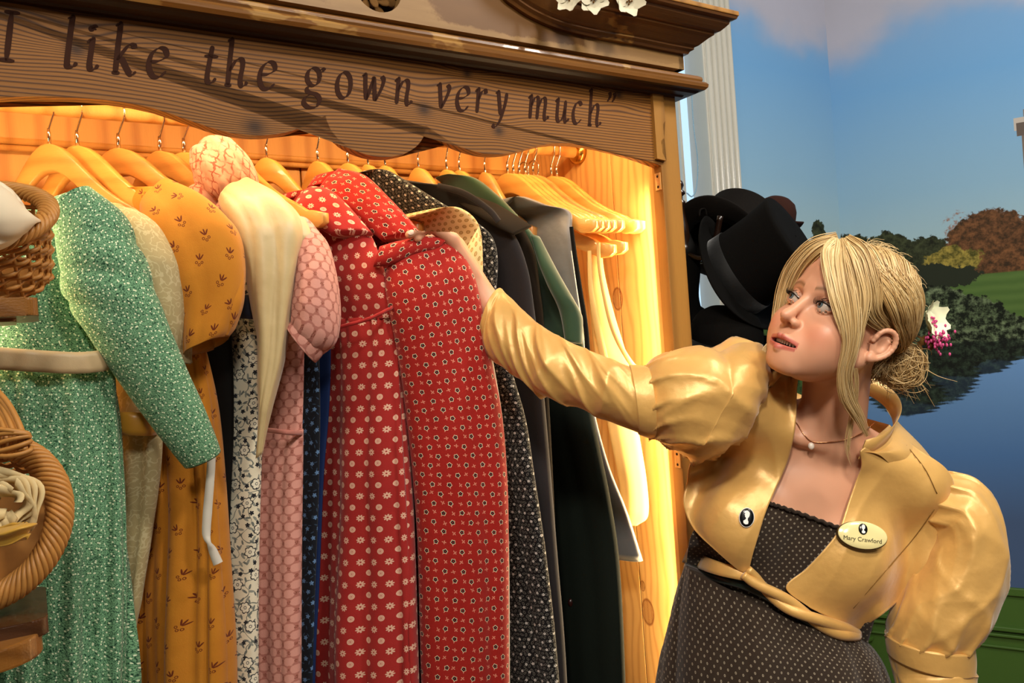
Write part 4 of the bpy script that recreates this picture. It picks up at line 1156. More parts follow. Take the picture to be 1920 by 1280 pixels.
# 5 white floral dress
g5 = gthing('dress', 'white dress with grey and black flower print and navy ribbon sash', 345, 280)
body('bodice', M_wfl, g5, [(430, 380, .20, .06), (455, 430, .16, .2), (478, 500, .13, .28), (486, 575, .12, .28)], 26, .02, folds(51, .003, 4))
body('skirt', M_wfl, g5, [(486, 575, .12, .28), (490, 680, .105, .28), (488, 800, .095, .3), (484, 950, .09, .3), (481, 1120, .085, .3), (480, 1280, .08, .3), (478, BOT, .08, .3)], 26, .026, folds(52, .006, 4, .4))
band('sash', M_navy, g5, [(424, 574, .13), (440, 574, .075), (462, 575, .07), (480, 577, .08), (492, 579, .12)], .019)
# 6 cream satin jacket
g6 = gthing('jacket', 'short cream satin jacket with a long drooping sleeve', 345, 280)
body('jacket_body', M_cream, g6, [(420, 352, .21, .05), (452, 338, .17, .12), (500, 356, .12, .22), (545, 386, .09, .3), (570, 425, .08, .3), (576, 470, .08, .3), (560, 520, .09, .28)], 24, .022, folds(61, .004, 5))
nz6 = smooth_noise(61, 30, 20)
sleeve('sleeve', M_cream, g6, [(412, 372, 470, 342, .10, .12), (425, 405, 538, 384, .075, .065), (446, 450, 566, 430, .06, .04), (466, 510, 556, 490, .05, .035), (477, 580, 541, 570, .045, .035), (483, 640, 530, 636, .04, .035), (484, 700, 522, 690, .04, .035), (486, 770, 504, 770, .04, .035), (479, 860, 492, 850, .045, .04)], [.018, .026, .030, .028, .026, .024, .022, .018, .008], folds(62, .022, 2.6, .5, 3, .16), 90, 64)
sleeve('sleeve', M_cream, g6, [(536, 405, 572, 412, .055, .05), (542, 440, 588, 450, .05, .04), (545, 470, 578, 478, .05, .045), (544, 500, 562, 500, .055, .05)], [.012, .016, .012, .006], folds(63, .004, 8, 1, 2, .1), 30, 32)
# 7 pink lattice dress with puffed sleeve, and the pink-white garment bunched over its hanger
g7 = gthing('dress', 'pink lattice-print dress with a puffed short sleeve and cuff band', 430, 290)
body('bodice', M_pink, g7, [(500, 420, .2, .08), (540, 470, .15, .2), (565, 560, .12, .26), (566, 700, .11, .26), (563, 812, .105, .26)], 24, .022, folds(71, .004, 5))
body('skirt', M_pink, g7, [(563, 806, .102, .27), (562, 900, .095, .28), (561, 1050, .09, .28), (560, 1280, .085, .28), (559, BOT, .08, .28)], 24, .028, folds(72, .022, 6, .6, 1, .26, sharp=.3), nc=110)
band('waist_seam', M_pink, g7, [(500, 806, .10), (525, 809, .066), (548, 811, .066), (566, 812, .10)], .004)
sleeve('sleeve', M_pink, g7, [(566, 412, 590, 424, .09, .07), (564, 470, 612, 455, .07, .04), (556, 530, 630, 520, .055, .02), (549, 575, 637, 590, .05, .01), (546, 598, 630, 640, .045, .01), (556, 603, 604, 664, .045, .02)], [.018, .036, .048, .05, .042, .03], folds(73, .006, 9, .7, 2, .2), 60, 64, cap=False)
sleeve('cuff', M_pink, g7, [(552, 598, 606, 664, .04, .018), (543, 602, 600, 672, .04, .02), (536, 610, 592, 680, .042, .024)], [.030, .031, .031], None, 14, 48, cap=False, hem=True, sup=1.0)
g8 = gthing('blouse', 'pink and white cotton garment bunched up over a hanger behind the cream jacket', 427, 290)
nz8 = smooth_noise(81, 25, 25)
sleeve('shoulder', M_pinkb, g8, [(362, 300, 398, 266, .22, .22), (362, 325, 440, 270, .20, .19), (375, 348, 470, 300, .19, .16), (392, 366, 485, 340, .18, .15), (410, 380, 480, 368, .18, .15), (380, 420, 440, 420, .19, .17)], [.02, .045, .05, .045, .03, .02], folds(82, .028, 3, .7, 3, .14), 60, 72)
sleeve('bodice', M_pinkb, g8, [(352, 360, 392, 350, .21, .2), (352, 380, 415, 372, .2, .19), (372, 402, 420, 400, .2, .19)], [.02, .03, .02], lambda a, u, v, t: nz8(u, v) * .005, 24, 32)
# 9 navy floral and royal blue
g9 = gthing('dress', 'dark navy dress with small blue flowers, a narrow strip beside the pink skirt', 470, 294)
body('skirt', M_navf, g9, [(560, 480, .2, .1), (590, 600, .14, .22), (598, 720, .125, .26), (597, 900, .12, .26), (590, 1100, .115, .26), (586, 1280, .11, .26), (580, BOT, .11, .26)], 22, .014, folds(91, .004, 4))
g10 = gthing('dress', 'royal blue dress showing only as a thin strip left of the red daisy dress', 485, 295)
body('skirt', M_blue, g10, [(570, 470, .2, .1), (606, 590, .14, .22), (619, 640, .13, .26), (617, 760, .125, .26), (606, 900, .12, .26), (598, 1100, .115, .26), (590, 1280, .11, .26), (586, BOT, .11, .26)], 22, .010, folds(92, .003, 4))
# 10 red daisy dress
g11 = gthing('dress', 'red dress printed with pale daisies and discs, gathered at a high waist', 500, 295)
body('bodice', M_daisy, g11, [(560, 372, .215, .05), (592, 356, .19, .10), (640, 382, .14, .20), (690, 440, .085, .30), (714, 500, .06, .34), (734, 560, .05, .34), (742, 596, .05, .34)], 22, [.018, .022, .03, .032, .034, .034, .034], folds(101, .004, 4))
def gather(ang, u, v, t): return .003 * np.sin(u * 620) * np.exp(-t * 14)
body('skirt', M_daisy, g11, [(741, 590, .05, .34), (747, 650, .045, .34), (753, 750, .04, .35), (758, 850, .035, .36), (766, 1000, .03, .37), (773, 1280, .02, .38), (780, BOT, .01, .38)], 23, .040, folds(107, .070, 3.2, .45, .8, .30, extra=gather, sharp=.4), nc=130)
band('waist_seam', M_daisy, g11, [(600, 622, .10), (640, 612, .045), (690, 598, .02), (725, 582, .018), (744, 572, .045)], .003, wave=.001)
sleeve('collar', M_daisy, g11, [(552, 388, 590, 352, .15, .17), (562, 398, 622, 362, .13, .14), (580, 412, 655, 390, .12, .11), (620, 440, 700, 440, .10, .075)], [.012, .02, .02, .015], folds(103, .003, 5), 30, 40)
# 11 red dress with black blossoms, held up by the hand
g12 = gthing('dress', 'bright red dress with small black blossoms, its shoulder lifted by the woman\'s hand', 595, 289)
body('bodice', M_redf, g12, [(612, 345, .215, .05), (648, 320, .20, .08), (690, 345, .16, .16), (735, 395, .12, .24), (775, 450, .09, .30), (800, 560, .08, .32), (808, 700, .08, .32)], 20, [.014, .02, .024, .028, .028, .028, .028], folds(111, .006, 6))
body('skirt', M_redf, g12, [(808, 690, .08, .32), (815, 800, .075, .32), (822, 1000, .07, .32), (830, 1280, .065, .32), (836, BOT, .06, .32)], 20, .026, folds(112, .03, 4, .5, 1, .3), nc=100)
slr = [(742, 470, 800, 448, .07, .06), (728, 500, 850, 460, .055, .035), (728, 545, 884, 505, .045, .02), (738, 600, 902, 570, .04, .012), (752, 680, 916, 660, .04, .01), (764, 780, 937, 770, .04, .01), (776, 900, 947, 900, .04, .01), (786, 1040, 950, 1040, .04, .01), (790, 1280, 951, 1280, .04, .01), (795, BOT, 952, BOT, .04, .01)]
sleeve('front_panel', M_redf, g12, slr, [.012, .022, .030, .034, .036, .038, .038, .038, .038, .038], folds(113, .020, 2, .35, 1.2, .22), 90, 72)
sleeve('collar', M_redf, g12, [(598, 356, 640, 318, .17, .18), (612, 372, 688, 334, .15, .15), (640, 392, 728, 372, .13, .12), (680, 420, 766, 412, .11, .09), (716, 450, 790, 440, .09, .07)], [.010, .02, .022, .022, .016], folds(114, .007, 6, .8, 2, .14), 40, 48)
sleeve('shoulder_fold', M_redf, g12, [(700, 500, 712, 462, .05, .05), (735, 496, 748, 452, .038, .04), (780, 478, 792, 444, .03, .035), (822, 468, 838, 446, .028, .03)], [.010, .014, .013, .008], None, 30, 24)
strip('lining', M_whiter, g12, [(906, 600, .045), (922, 690, .045), (938, 790, .045), (946, 900, .045), (951, 1050, .045), (953, 1280, .045), (954, BOT, .045)], [.004, .005, .005, .004, .003, .003])
# 12 cream block print
g13 = gthing('dress', 'cream dress with tan block-print ovals showing above the woman\'s hand', 650, 300)
body('bodice', M_pais, g13, [(790, 405, .13, .1), (822, 396, .10, .16), (856, 388, .075, .22), (890, 412, .065, .28), (902, 455, .075, .3), (902, 540, .075, .3), (898, 640, .08, .3), (900, 900, .08, .3), (905, BOT, .08, .3)], 18, [.012, .02, .024, .024, .022, .02, .02, .02, .02], folds(121, .003, 4))
sleeve('sleeve', M_pais, g13, [(872, 470, 896, 428, .055, .06), (870, 500, 903, 470, .05, .05), (872, 560, 903, 540, .05, .05), (876, 620, 900, 620, .055, .055)], [.008, .014, .014, .01], None, 30, 28)
# 13 black floral
g14 = gthing('dress', 'black dress with tiny white flower print, to the right of the red dresses', 690, 303)
body('bodice', M_blkf, g14, [(690, 322, .235, .05), (722, 318, .215, .10), (770, 345, .18, .18), (830, 382, .13, .28), (890, 415, .095, .32), (922, 445, .085, .33), (932, 490, .08, .33), (929, 560, .08, .33), (935, 640, .08, .33)], 16, [.012, .018, .022, .024, .024, .022, .02, .02, .02], folds(131, .004, 4))
body('skirt', M_blkf, g14, [(935, 630, .08, .33), (956, 700, .075, .33), (982, 790, .07, .33), (1000, 900, .065, .34), (1022, 1050, .06, .34), (1046, 1280, .05, .34), (1075, BOT, .04, .34)], 16, .028, folds(132, .018, 4, .4))
# 14 charcoal coat
g15 = gthing('coat', 'plain dark charcoal coat with rounded shoulder', 722, 306)
body('coat_body', M_char, g15, [(745, 335, .23, .06), (790, 342, .19, .16), (850, 352, .15, .26), (910, 385, .115, .32), (958, 435, .09, .34), (985, 500, .08, .34), (998, 580, .08, .34), (1012, 700, .08, .34), (1026, 850, .075, .34), (1042, 1050, .07, .34), (1060, 1280, .065, .34), (1080, BOT, .06, .34)], 14, [.015, .024, .03, .032, .032, .03, .03, .03, .03, .03, .03, .03], folds(141, .006, 4))
band('collar', M_char, g15, [(820, 348, .15), (870, 362, .115), (915, 392, .085), (935, 415, .075)], .006)
# 15 dark brown coat with collar
g16 = gthing('coat', 'dark brown coat with a pointed turned-down collar', 838, 320)
body('coat_body', M_brown, g16, [(838, 358, .22, .06), (880, 368, .19, .16), (925, 390, .15, .26), (968, 414, .12, .32), (998, 470, .10, .34), (1010, 540, .095, .34), (1020, 640, .095, .34), (1032, 850, .09, .34), (1052, 1280, .085, .34), (1075, BOT, .08, .34)], 12, [.014, .022, .026, .026, .026, .024, .024, .024, .024, .024], folds(151, .005, 4))
sleeve('collar', M_brown, g16, [(842, 368, 876, 364, .17, .18), (880, 394, 930, 384, .125, .135), (930, 424, 975, 410, .085, .095), (962, 440, 997, 424, .07, .075)], [.006, .009, .009, .004], None, 30, 28)
# 16 green velvet coat
g17 = gthing('coat', 'long green velvet coat with dark button, behind the outstretched arm', 862, 321)
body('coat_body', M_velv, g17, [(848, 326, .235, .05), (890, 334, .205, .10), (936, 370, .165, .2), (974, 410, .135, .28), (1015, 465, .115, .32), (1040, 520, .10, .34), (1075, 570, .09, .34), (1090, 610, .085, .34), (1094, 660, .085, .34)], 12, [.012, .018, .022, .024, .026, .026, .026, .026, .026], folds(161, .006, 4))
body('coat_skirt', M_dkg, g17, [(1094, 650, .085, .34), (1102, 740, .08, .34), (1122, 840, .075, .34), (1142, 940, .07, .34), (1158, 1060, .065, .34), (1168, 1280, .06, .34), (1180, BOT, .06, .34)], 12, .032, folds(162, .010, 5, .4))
sleeve('lapel', M_velv, g17, [(995, 440, 1012, 445, .085, .085), (1010, 490, 1050, 520, .075, .07), (1030, 540, 1085, 580, .07, .06), (1050, 585, 1092, 600, .07, .06), (1060, 640, 1092, 645, .07, .06)], [.004, .010, .014, .014, .010], None, 40, 32)
pe = PW(1161, 1150, .064); dd_ = WN * math.cos(R_(12)) - WT * math.sin(R_(12))
pb_ = min((pe + dd_ * w_ for w_ in np.linspace(.02, .32, 200)), key=lambda q: abs(960 + FPX * (q[0] / q[1] * _c - (q[2] - CZ) / q[1] * _s) - 1072))
pb_ = pb_ + nrm(CAMP - pb_) * .036
MB().add(*ellipsoid_vf(pb_, (.010, .006, .010), np.stack([WT, WN, [0, 0, 1]], 1), 20, 10)).build('button', plain('dark_red_button', '#2a0d0a', 0.3, 0.5), g17)
# 17 grey satin waistcoat
g18 = gthing('waistcoat', 'grey satin sleeveless waistcoat with dark piped edge', 910, 322)
body('waistcoat_body', M_grey, g18, [(945, 388, .20, .06), (976, 368, .17, .10), (1025, 384, .13, .2), (1068, 397, .105, .26), (1071, 440, .10, .27), (1082, 520, .095, .28), (1098, 640, .09, .28), (1112, 760, .085, .28), (1140, 870, .08, .28), (1175, 960, .075, .28), (1204, 1052, .07, .28)], 10, [.010, .016, .018, .018, .018, .018, .018, .018, .018, .02, .022], folds(171, .003, 4), cap=False, hem=True)
strip('piping', M_black, g18, [(1071, 425, .085), (1078, 480, .085), (1087, 540, .08), (1098, 610, .078), (1103, 670, .075), (1110, 740, .075)], [.004, .005, .005, .005, .005])
strip('piping', M_whiter, g18, [(1071, 470, .080), (1078, 520, .08), (1088, 590, .075), (1096, 660, .073)], [.001, .0012, .0012])
# 18 cream muslin with long straps on a low hanger
g19 = gthing('gown', 'cream muslin gown with long thin straps hanging by the right side board', 1000, 322)
sleeve('gown_body', M_muslin, g19, [(1098, 440, 1128, 470, .16, .13), (1102, 520, 1135, 520, .15, .13), (1108, 600, 1152, 590, .15, .12), (1118, 680, 1178, 680, .14, .11), (1140, 800, 1196, 800, .13, .10), (1160, 900, 1212, 900, .12, .095), (1165, 955, 1215, 965, .12, .095), (1170, 985, 1195, 985, .12, .10)], [.006, .010, .012, .014, .016, .018, .016, .008], folds(181, .006, 5), 70, 40)
strip('strap', M_muslin, g19, [(1122, 455, .09), (1124, 500, .09), (1134, 560, .088), (1150, 620, .085), (1176, 670, .085), (1200, 700, .085)], [.004, .004, .005, .006])
strip('strap', M_muslin, g19, [(1105, 470, .10), (1108, 540, .10), (1118, 600, .10), (1135, 680, .10), (1150, 760, .10)], [.004, .006, .008, .010])
# low hangers that hook under the pair on the right, wrapped with muslin straps
for (px, py, ph, dz, lb) in ((985, 372, 12, -0.052, 'low wooden hanger wrapped by a muslin strap, nearest the waistcoat'), (1003, 362, 14, -0.046, 'low wooden hanger half hidden under the darker bare hanger')):
    hanger(px, py, R_(ph), lb, dz=dz)
# ------------------------------------------------------------------ person: one continuous body from a distance field
HR = np.array([[0.385, -0.790, 0.476], [-0.875, -0.477, -0.085], [-0.295, 0.384, 0.875]])
_u, _sv, _vt = np.linalg.svd(HR); HR = _u @ _vt                # head axes: subject left, forward, up
HT = P(1579, 600, 1.30); HK = 1.05
def H(x, y, z): return HR @ (np.array([x, y, z]) * HK) + HT
def hdir(x, y, z): return nrm(HR @ np.array([x, y, z], float))

def s_ell(c, r, ax=None):
    c = np.asarray(c, float); r = np.asarray(r, float); ax = None if ax is None else np.asarray(ax, float)
    def f(p):
        q = p - c
        if ax is not None: q = q @ ax
        k0 = np.linalg.norm(q / r, axis=1); k1 = np.linalg.norm(q / (r * r), axis=1) + 1e-9
        return np.where(k0 < 1e-4, -r.min(), k0 * (k0 - 1.0) / k1)
    return f, c, r.max()
def s_cone(a, b, r1, r2):
    a = np.asarray(a, float); b = np.asarray(b, float); ba = b - a; L = ba @ ba
    def f(p):
        h = np.clip((p - a) @ ba / L, 0, 1)
        return np.linalg.norm(p - a - h[:, None] * ba, axis=1) - (r1 + (r2 - r1) * h)
    return f, (a + b) / 2, np.linalg.norm(ba) / 2 + max(r1, r2)
def s_ball(c, r): return s_ell(c, (r, r, r))
def smin(a, b, k):
    h = np.clip(0.5 + 0.5 * (b - a) / k, 0, 1)
    return b + (a - b) * h - k * h * (1 - h)
def h_ell(c, r, rot=None):
    ax = HR if rot is None else HR @ rot
    return s_ell(H(*c), np.asarray(r) * HK, ax)
def h_cone(a, b, r1, r2): return s_cone(H(*a), H(*b), r1 * HK, r2 * HK)
def rx(a): c, s = math.cos(a), math.sin(a); return np.array([[1, 0, 0], [0, c, -s], [0, s, c]])
def rz(a): c, s = math.cos(a), math.sin(a); return np.array([[c, -s, 0], [s, c, 0], [0, 0, 1]])
PR = []                                                        # (function, centre, reach, mode, k)
def U(pr, k=0.012): PR.append((*pr, 'u', k))
def S(pr, k=0.006): PR.append((*pr, 's', k))
# torso frame
TU = nrm(P(1570, 780, 1.36) - P(1450, 1130, 1.38))
TR = P(1745, 905, 1.37) - P(1370, 745, 1.37); TR = nrm(TR - TU * (TR @ TU)); TF = nrm(np.cross(TU, TR)); TF = TF if TF[1] < 0 else -TF
TAX = np.stack([TR, TF, TU], 1)
U(s_ell(P(1530, 905, 1.445), (.150, .080, .120), TAX), .03)
U(s_ell(P(1490, 1000, 1.450), (.135, .092, .170), TAX), .04)
U(s_ell(P(1450, 1130, 1.450), (.120, .090, .150), TAX), .05)
U(s_ell(P(1440, 1290, 1.460), (.150, .100, .150)), .06)
U(s_ell(P(1395, 985, 1.395), (.066, .055, .066), TAX), .04)
U(s_ell(P(1588, 1045, 1.385), (.066, .055, .066), TAX), .04)
U(s_cone(P(1400, 768, 1.405), P(1520, 815, 1.42), .050, .045), .035)
U(s_cone(P(1715, 905, 1.405), P(1610, 850, 1.42), .048, .045), .035)
U(s_cone(P(1500, 822, 1.360), P(1410, 782, 1.370), .010, .008), .02)      # collar bones
U(s_cone(P(1545, 832, 1.360), P(1690, 880, 1.375), .010, .008), .02)
# arms
RSH, REL, RWR = P(1390, 760, 1.400), P(1130, 734, 1.362), P(912, 570, 1.458)
U(s_cone(RSH, REL, .044, .034), .03); U(s_cone(REL, RWR, .034, .0245), .02)
LSH, LEL, LWR = P(1728, 930, 1.432), P(1752, 1215, 1.395), P(1745, 1470, 1.300)
U(s_cone(LSH, LEL, .040, .035), .02); U(s_cone(LEL, LWR, .036, .025), .02)
# right hand: palm, four fingers and thumb, closing on the red cloth
def chain(pts, rad, k=.006):
    for a, b, r1, r2 in zip(pts[:-1], pts[1:], rad[:-1], rad[1:]): U(s_cone(a, b, r1, r2), k)
KN = [P(824, 424, 1.432), P(834, 432, 1.446), P(846, 444, 1.455), P(860, 460, 1.462)]
for kq, r in zip(KN, (.0115, .0115, .011, .010)): U(s_cone(RWR, kq, .019, r), .014)
chain([P(884, 512, 1.445), P(848, 450, 1.425), P(806, 422, 1.398), P(784, 430, 1.380), P(767, 440, 1.371)], (.016, .0125, .0108, .0096, .0068), .008)
chain([KN[0], P(798, 420, 1.415), P(788, 438, 1.394), P(783, 447, 1.380)], (.0110, .0092, .0082, .0068), .005)
chain([KN[1], P(806, 446, 1.440), P(798, 470, 1.436), P(800, 490, 1.438)], (.0110, .0092, .0082, .0068), .005)
chain([KN[2], P(820, 462, 1.448), P(814, 488, 1.446), P(818, 506, 1.448)], (.0105, .0088, .0080, .0066), .005)
chain([KN[3], P(838, 480, 1.456), P(832, 502, 1.456), P(836, 518, 1.458)], (.0095, .0078, .0070, .0060), .005)
# left hand, hanging relaxed below the frame
lh = nrm(LWR - LEL); ls = np.array([0.25, -0.95, 0.0]); ls = nrm(ls - lh * (ls @ lh)); ln = np.cross(lh, ls)
for i, (o_, L_) in enumerate(((-.030, .062), (-.010, .074), (.010, .078), (.030, .072))):
    k0 = LWR + lh * .085 + ls * o_
    U(s_cone(LWR + lh * .01, k0, .017, .011), .014)
    k1 = k0 + lh * L_ * .5 + ln * .006; k2 = k1 + lh * L_ * .32 + ln * .014; k3 = k2 + lh * L_ * .2 + ln * .014
    chain([k0, k1, k2, k3], (.0105, .009, .008, .0065), .004)
chain([LWR + lh * .02 + ls * .018, LWR + lh * .05 + ls * .042 + ln * .006, LWR + lh * .08 + ls * .052 + ln * .012, LWR + lh * .105 + ls * .052 + ln * .018], (.014, .0115, .0095, .0075), .008)
# neck
U(s_cone(H(0, -.030, -.050), P(1562, 815, 1.400), .050, .052), .03)
U(s_cone(H(.050, -.020, -.045), P(1535, 828, 1.358), .011, .009), .018)
U(s_cone(H(-.050, -.020, -.045), P(1515, 822, 1.362), .011, .009), .018)
NTORSO = len(PR)
# head
U(h_ell((0, -.014, .030), (.074, .092, .086)), .02)
U(h_ell((0, .030, -.030), (.059, .060, .078)), .02)
U(h_ell((0, .044, -.070), (.044, .042, .038)), .02)
U(h_ell((0, .078, -.096), (.017, .014, .015)), .016)
U(h_ell((0, .040, .046), (.058, .045, .046)), .025)
for sx in (-1, 1):
    U(h_cone((sx * .054, .002, -.050), (sx * .016, .070, -.094), .017, .016), .02)
    U(h_ell((sx * .040, .062, -.034), (.022, .020, .022)), .02)
    U(h_cone((sx * .010, .079, .020), (sx * .040, .066, .020), .010, .009), .018)
    U(h_ell((sx * .036, .054, -.058), (.025, .027, .030)), .022)
for sx in (-1, 1): S(h_ell((sx * .030, .090, .000), (.017, .013, .0105)), .012)
U(h_cone((0, .084, .008), (0, .104, -.026), .0065, .0082), .010)
U(h_ell((0, .109, -.033), (.0088, .0105, .0086)), .008)
for sx in (-1, 1): U(h_ell((sx * .0110, .097, -.0385), (.0062, .0090, .0062)), .006)
for sx in (-1, 1): S(h_ell((sx * .0068, .1015, -.0455), (.0034, .0052, .0042)), .002)
# muzzle and lips, mouth a little open
U(h_ell((0, .078, -.070), (.030, .020, .026)), .016)
for sx in (-1, 1):
    U(h_cone((sx * .005, .0985, -.0625), (sx * .0275, .080, -.0680), .0048, .0028), .004)
    U(h_cone((0, .0965, -.0805), (sx * .0245, .081, -.0712), .0062, .0032), .004)
S(h_ell((0, .0925, -.0712), (.0262, .024, .0036)), .002)
# eyelids round the eyeballs with an almond opening
EYE = (.0298, .0752, .000); ER = .0128
def lid(sx):
    c = H(sx * EYE[0], EYE[1], EYE[2]); ro = (ER + .0017) * HK
    rho, cz = .0235 * HK, .0190 * HK
    def f(p):
        q = (p - c) @ HR
        d = np.linalg.norm(q, axis=1) - ro
        x = q[:, 0]; z = q[:, 2] - .0008 - sx * x * 0.10
        v = np.maximum(np.hypot(x, z - cz + .0002) - rho, np.hypot(x, z + cz + .0010) - rho)
        v = np.where(q[:, 1] > 0, v, 1.0)
        return np.maximum(d, -v)
    return f, c, ro
for sx in (-1, 1): U(lid(sx), .0025)
for sx in (-1, 1): S(s_ball(H(sx * EYE[0], EYE[1], EYE[2]), (ER - .0003) * HK), .001)
# ears
for sx in (-1, 1):
    e = rz(sx * 0.42)
    U(h_ell((sx * .0735, -.012, -.016), (.0042, .0145, .0225), e), .006)
    esc = lambda q: (sx * .0735 + (q[0] - sx * .0735) * .85, -.012 + (q[1] + .012) * .85, -.018 + (q[2] + .016) * .84)
    hel = [(sx * .071, .006, -.012), (sx * .0765, .004, .006), (sx * .082, -.008, .014), (sx * .086, -.022, .010), (sx * .087, -.029, -.006), (sx * .084, -.026, -.024), (sx * .079, -.014, -.038), (sx * .0735, -.003, -.044)]
    hel = [tuple(q) for q in catmull([esc(q) for q in hel], 18)]
    for a, b in zip(hel[:-1], hel[1:]): U(h_cone(a, b, .0034, .0034), .003)
    U(h_ell((sx * .0735, -.004, -.039), (.0042, .0062, .0068), e), .005)
    U(h_cone((sx * .079, -.018, -.008), (sx * .0755, -.012, -.025), .0030, .0030), .003)
    S(h_ell((sx * .0795, -.010, -.016), (.006, .0070, .0105), e), .004)
PRN = PR

def sdf(p, prs=None, cull=None):
    d = np.full(len(p), 9.0)
    for f, c, rch, mode, k in (PRN if prs is None else prs):
        if mode == 'u': d = smin(d, f(p), k)
        else:
            e = -f(p); h = np.clip(0.5 - 0.5 * (d - e) / k, 0, 1)
            d = d + (e - d) * h + k * h * (1 - h)
    return d
def active(c, r):
    return [q for q in PRN if np.linalg.norm(q[1] - c) < q[2] + r + 0.03]
def surface(lo, hi, h):
    n = np.ceil((hi - lo) / h).astype(int) + 1
    B = 24
    vals = np.full(n, 1.0, dtype=np.float32)
    for i in range(0, n[0], B):
        for j in range(0, n[1], B):
            for k in range(0, n[2], B):
                e = np.minimum([i + B, j + B, k + B], n)
                m = np.array([e[0] - i, e[1] - j, e[2] - k])
                c = lo + (np.array([i, j, k]) + m / 2) * h; r = np.linalg.norm(m) * h / 2
                prs = active(c, r)
                if not prs: continue
                d0 = sdf(c[None], prs)[0]
                if d0 > r + 0.04: continue
                if d0 < -r - 0.05: vals[i:e[0], j:e[1], k:e[2]] = -1; continue
                gx, gy, gz = np.meshgrid(np.arange(i, e[0]), np.arange(j, e[1]), np.arange(k, e[2]), indexing='ij')
                p = lo + np.stack([gx, gy, gz], -1).reshape(-1, 3) * h
                vals[i:e[0], j:e[1], k:e[2]] = sdf(p, prs).reshape(m)
    ins = vals < 0
    cnt = np.zeros(n - 1, dtype=np.int8)
    corners = [(a, b, c) for a in (0, 1) for b in (0, 1) for c in (0, 1)]
    for a, b, c in corners: cnt += ins[a:n[0] - 1 + a, b:n[1] - 1 + b, c:n[2] - 1 + c]
    cells = np.argwhere((cnt > 0) & (cnt < 8))
    acc = np.zeros((len(cells), 3)); num = np.zeros(len(cells))
    for ax in range(3):
        for a, b, c in corners:
            o0 = np.array((a, b, c))
            if o0[ax]: continue
            o1 = o0.copy(); o1[ax] = 1
            i0 = cells + o0; i1 = cells + o1
            v0 = vals[i0[:, 0], i0[:, 1], i0[:, 2]]; v1 = vals[i1[:, 0], i1[:, 1], i1[:, 2]]
            x = (v0 < 0) != (v1 < 0)
            t = np.where(x, v0 / np.where(x, v0 - v1, 1), 0)
            pt = o0 + t[:, None] * (o1 - o0)
            acc += pt * x[:, None]; num += x
    verts = lo + (cells + acc / num[:, None]) * h
    idx = np.full(n - 1, -1, dtype=np.int32); idx[cells[:, 0], cells[:, 1], cells[:, 2]] = np.arange(len(cells))
    faces = []
    for ax in range(3):
        sl0 = [slice(None)] * 3; sl1 = [slice(None)] * 3
        sl0[ax] = slice(0, n[ax] - 1); sl1[ax] = slice(1, n[ax])
        e = np.argwhere(ins[tuple(sl0)] != ins[tuple(sl1)])
        b, c = [(1, 2), (2, 0), (0, 1)][ax]
        ok = (e[:, b] > 0) & (e[:, c] > 0) & (e[:, b] < n[b] - 1) & (e[:, c] < n[c] - 1); e = e[ok]
        def at(db, dc):
            q = e.copy(); q[:, b] += db; q[:, c] += dc
            return idx[q[:, 0], q[:, 1], q[:, 2]]
        q = np.stack([at(-1, -1), at(0, -1), at(0, 0), at(-1, 0)], 1)
        flip = ins[e[:, 0], e[:, 1], e[:, 2]]
        q = np.where(flip[:, None], q, q[:, ::-1])
        faces.append(q)
    return verts, np.vstack(faces)
def project(v, steps=2):
    """pull vertices onto the exact surface, in spatial chunks"""
    out = v.copy()
    key = np.floor(v / 0.06).astype(int)
    _, inv = np.unique(key, axis=0, return_inverse=True); inv = inv.ravel()
    order = np.argsort(inv); bounds = np.flatnonzero(np.diff(inv[order])) + 1
    for g in np.split(order, bounds):
        p = out[g]; c = p.mean(0); prs = active(c, 0.06)
        for _ in range(steps):
            e = 4e-4
            d = sdf(p, prs)
            gr = np.stack([sdf(p + np.eye(3)[i] * e, prs) - d for i in range(3)], 1) / e
            gn = (gr * gr).sum(1); gn = np.maximum(gn, 0.2)
            p = p - np.clip(d, -.003, .003)[:, None] * gr / gn[:, None]
        out[g] = p
    return out
LO = np.array([-0.22, 1.19, 0.40]); HI_ = np.array([0.74, 1.56, 1.50])
bv, bf = surface(LO, HI_, 0.0036)
def refine(v, f, keep):
    """split the quads whose centre passes keep into four, triangulating their neighbours' borders"""
    bm = bmesh.new()
    for q in v: bm.verts.new(q)
    bm.verts.ensure_lookup_table()
    for q in f:
        try: bm.faces.new([bm.verts[i] for i in q])
        except ValueError: pass
    bm.faces.ensure_lookup_table()
    cen = np.array([fc.calc_center_median() for fc in bm.faces])
    k = keep(cen)
    es = {e for fc, q in zip(bm.faces, k) if q for e in fc.edges}
    bmesh.ops.subdivide_edges(bm, edges=list(es), cuts=1, use_grid_fill=True)
    bm.verts.index_update()
    vv = np.array([q.co for q in bm.verts]); ff = [[q.index for q in fc.verts] for fc in bm.faces]
    bm.free()
    return vv, ff
FACE_C = H(0, .07, -.03)
bv, bf = refine(bv, bf, lambda c: (np.linalg.norm(c - FACE_C, axis=1) < .105) | (np.linalg.norm(c - H(.07, -.01, -.015), axis=1) < .042) | (np.linalg.norm(c - P(800, 440, 1.41), axis=1) < .10))
bv, bf = refine(bv, bf, lambda c: (np.linalg.norm((c - H(0, .085, -.035)) , axis=1) < .062) | (np.linalg.norm(c - H(.076, -.012, -.016), axis=1) < .034))
bv = project(bv)
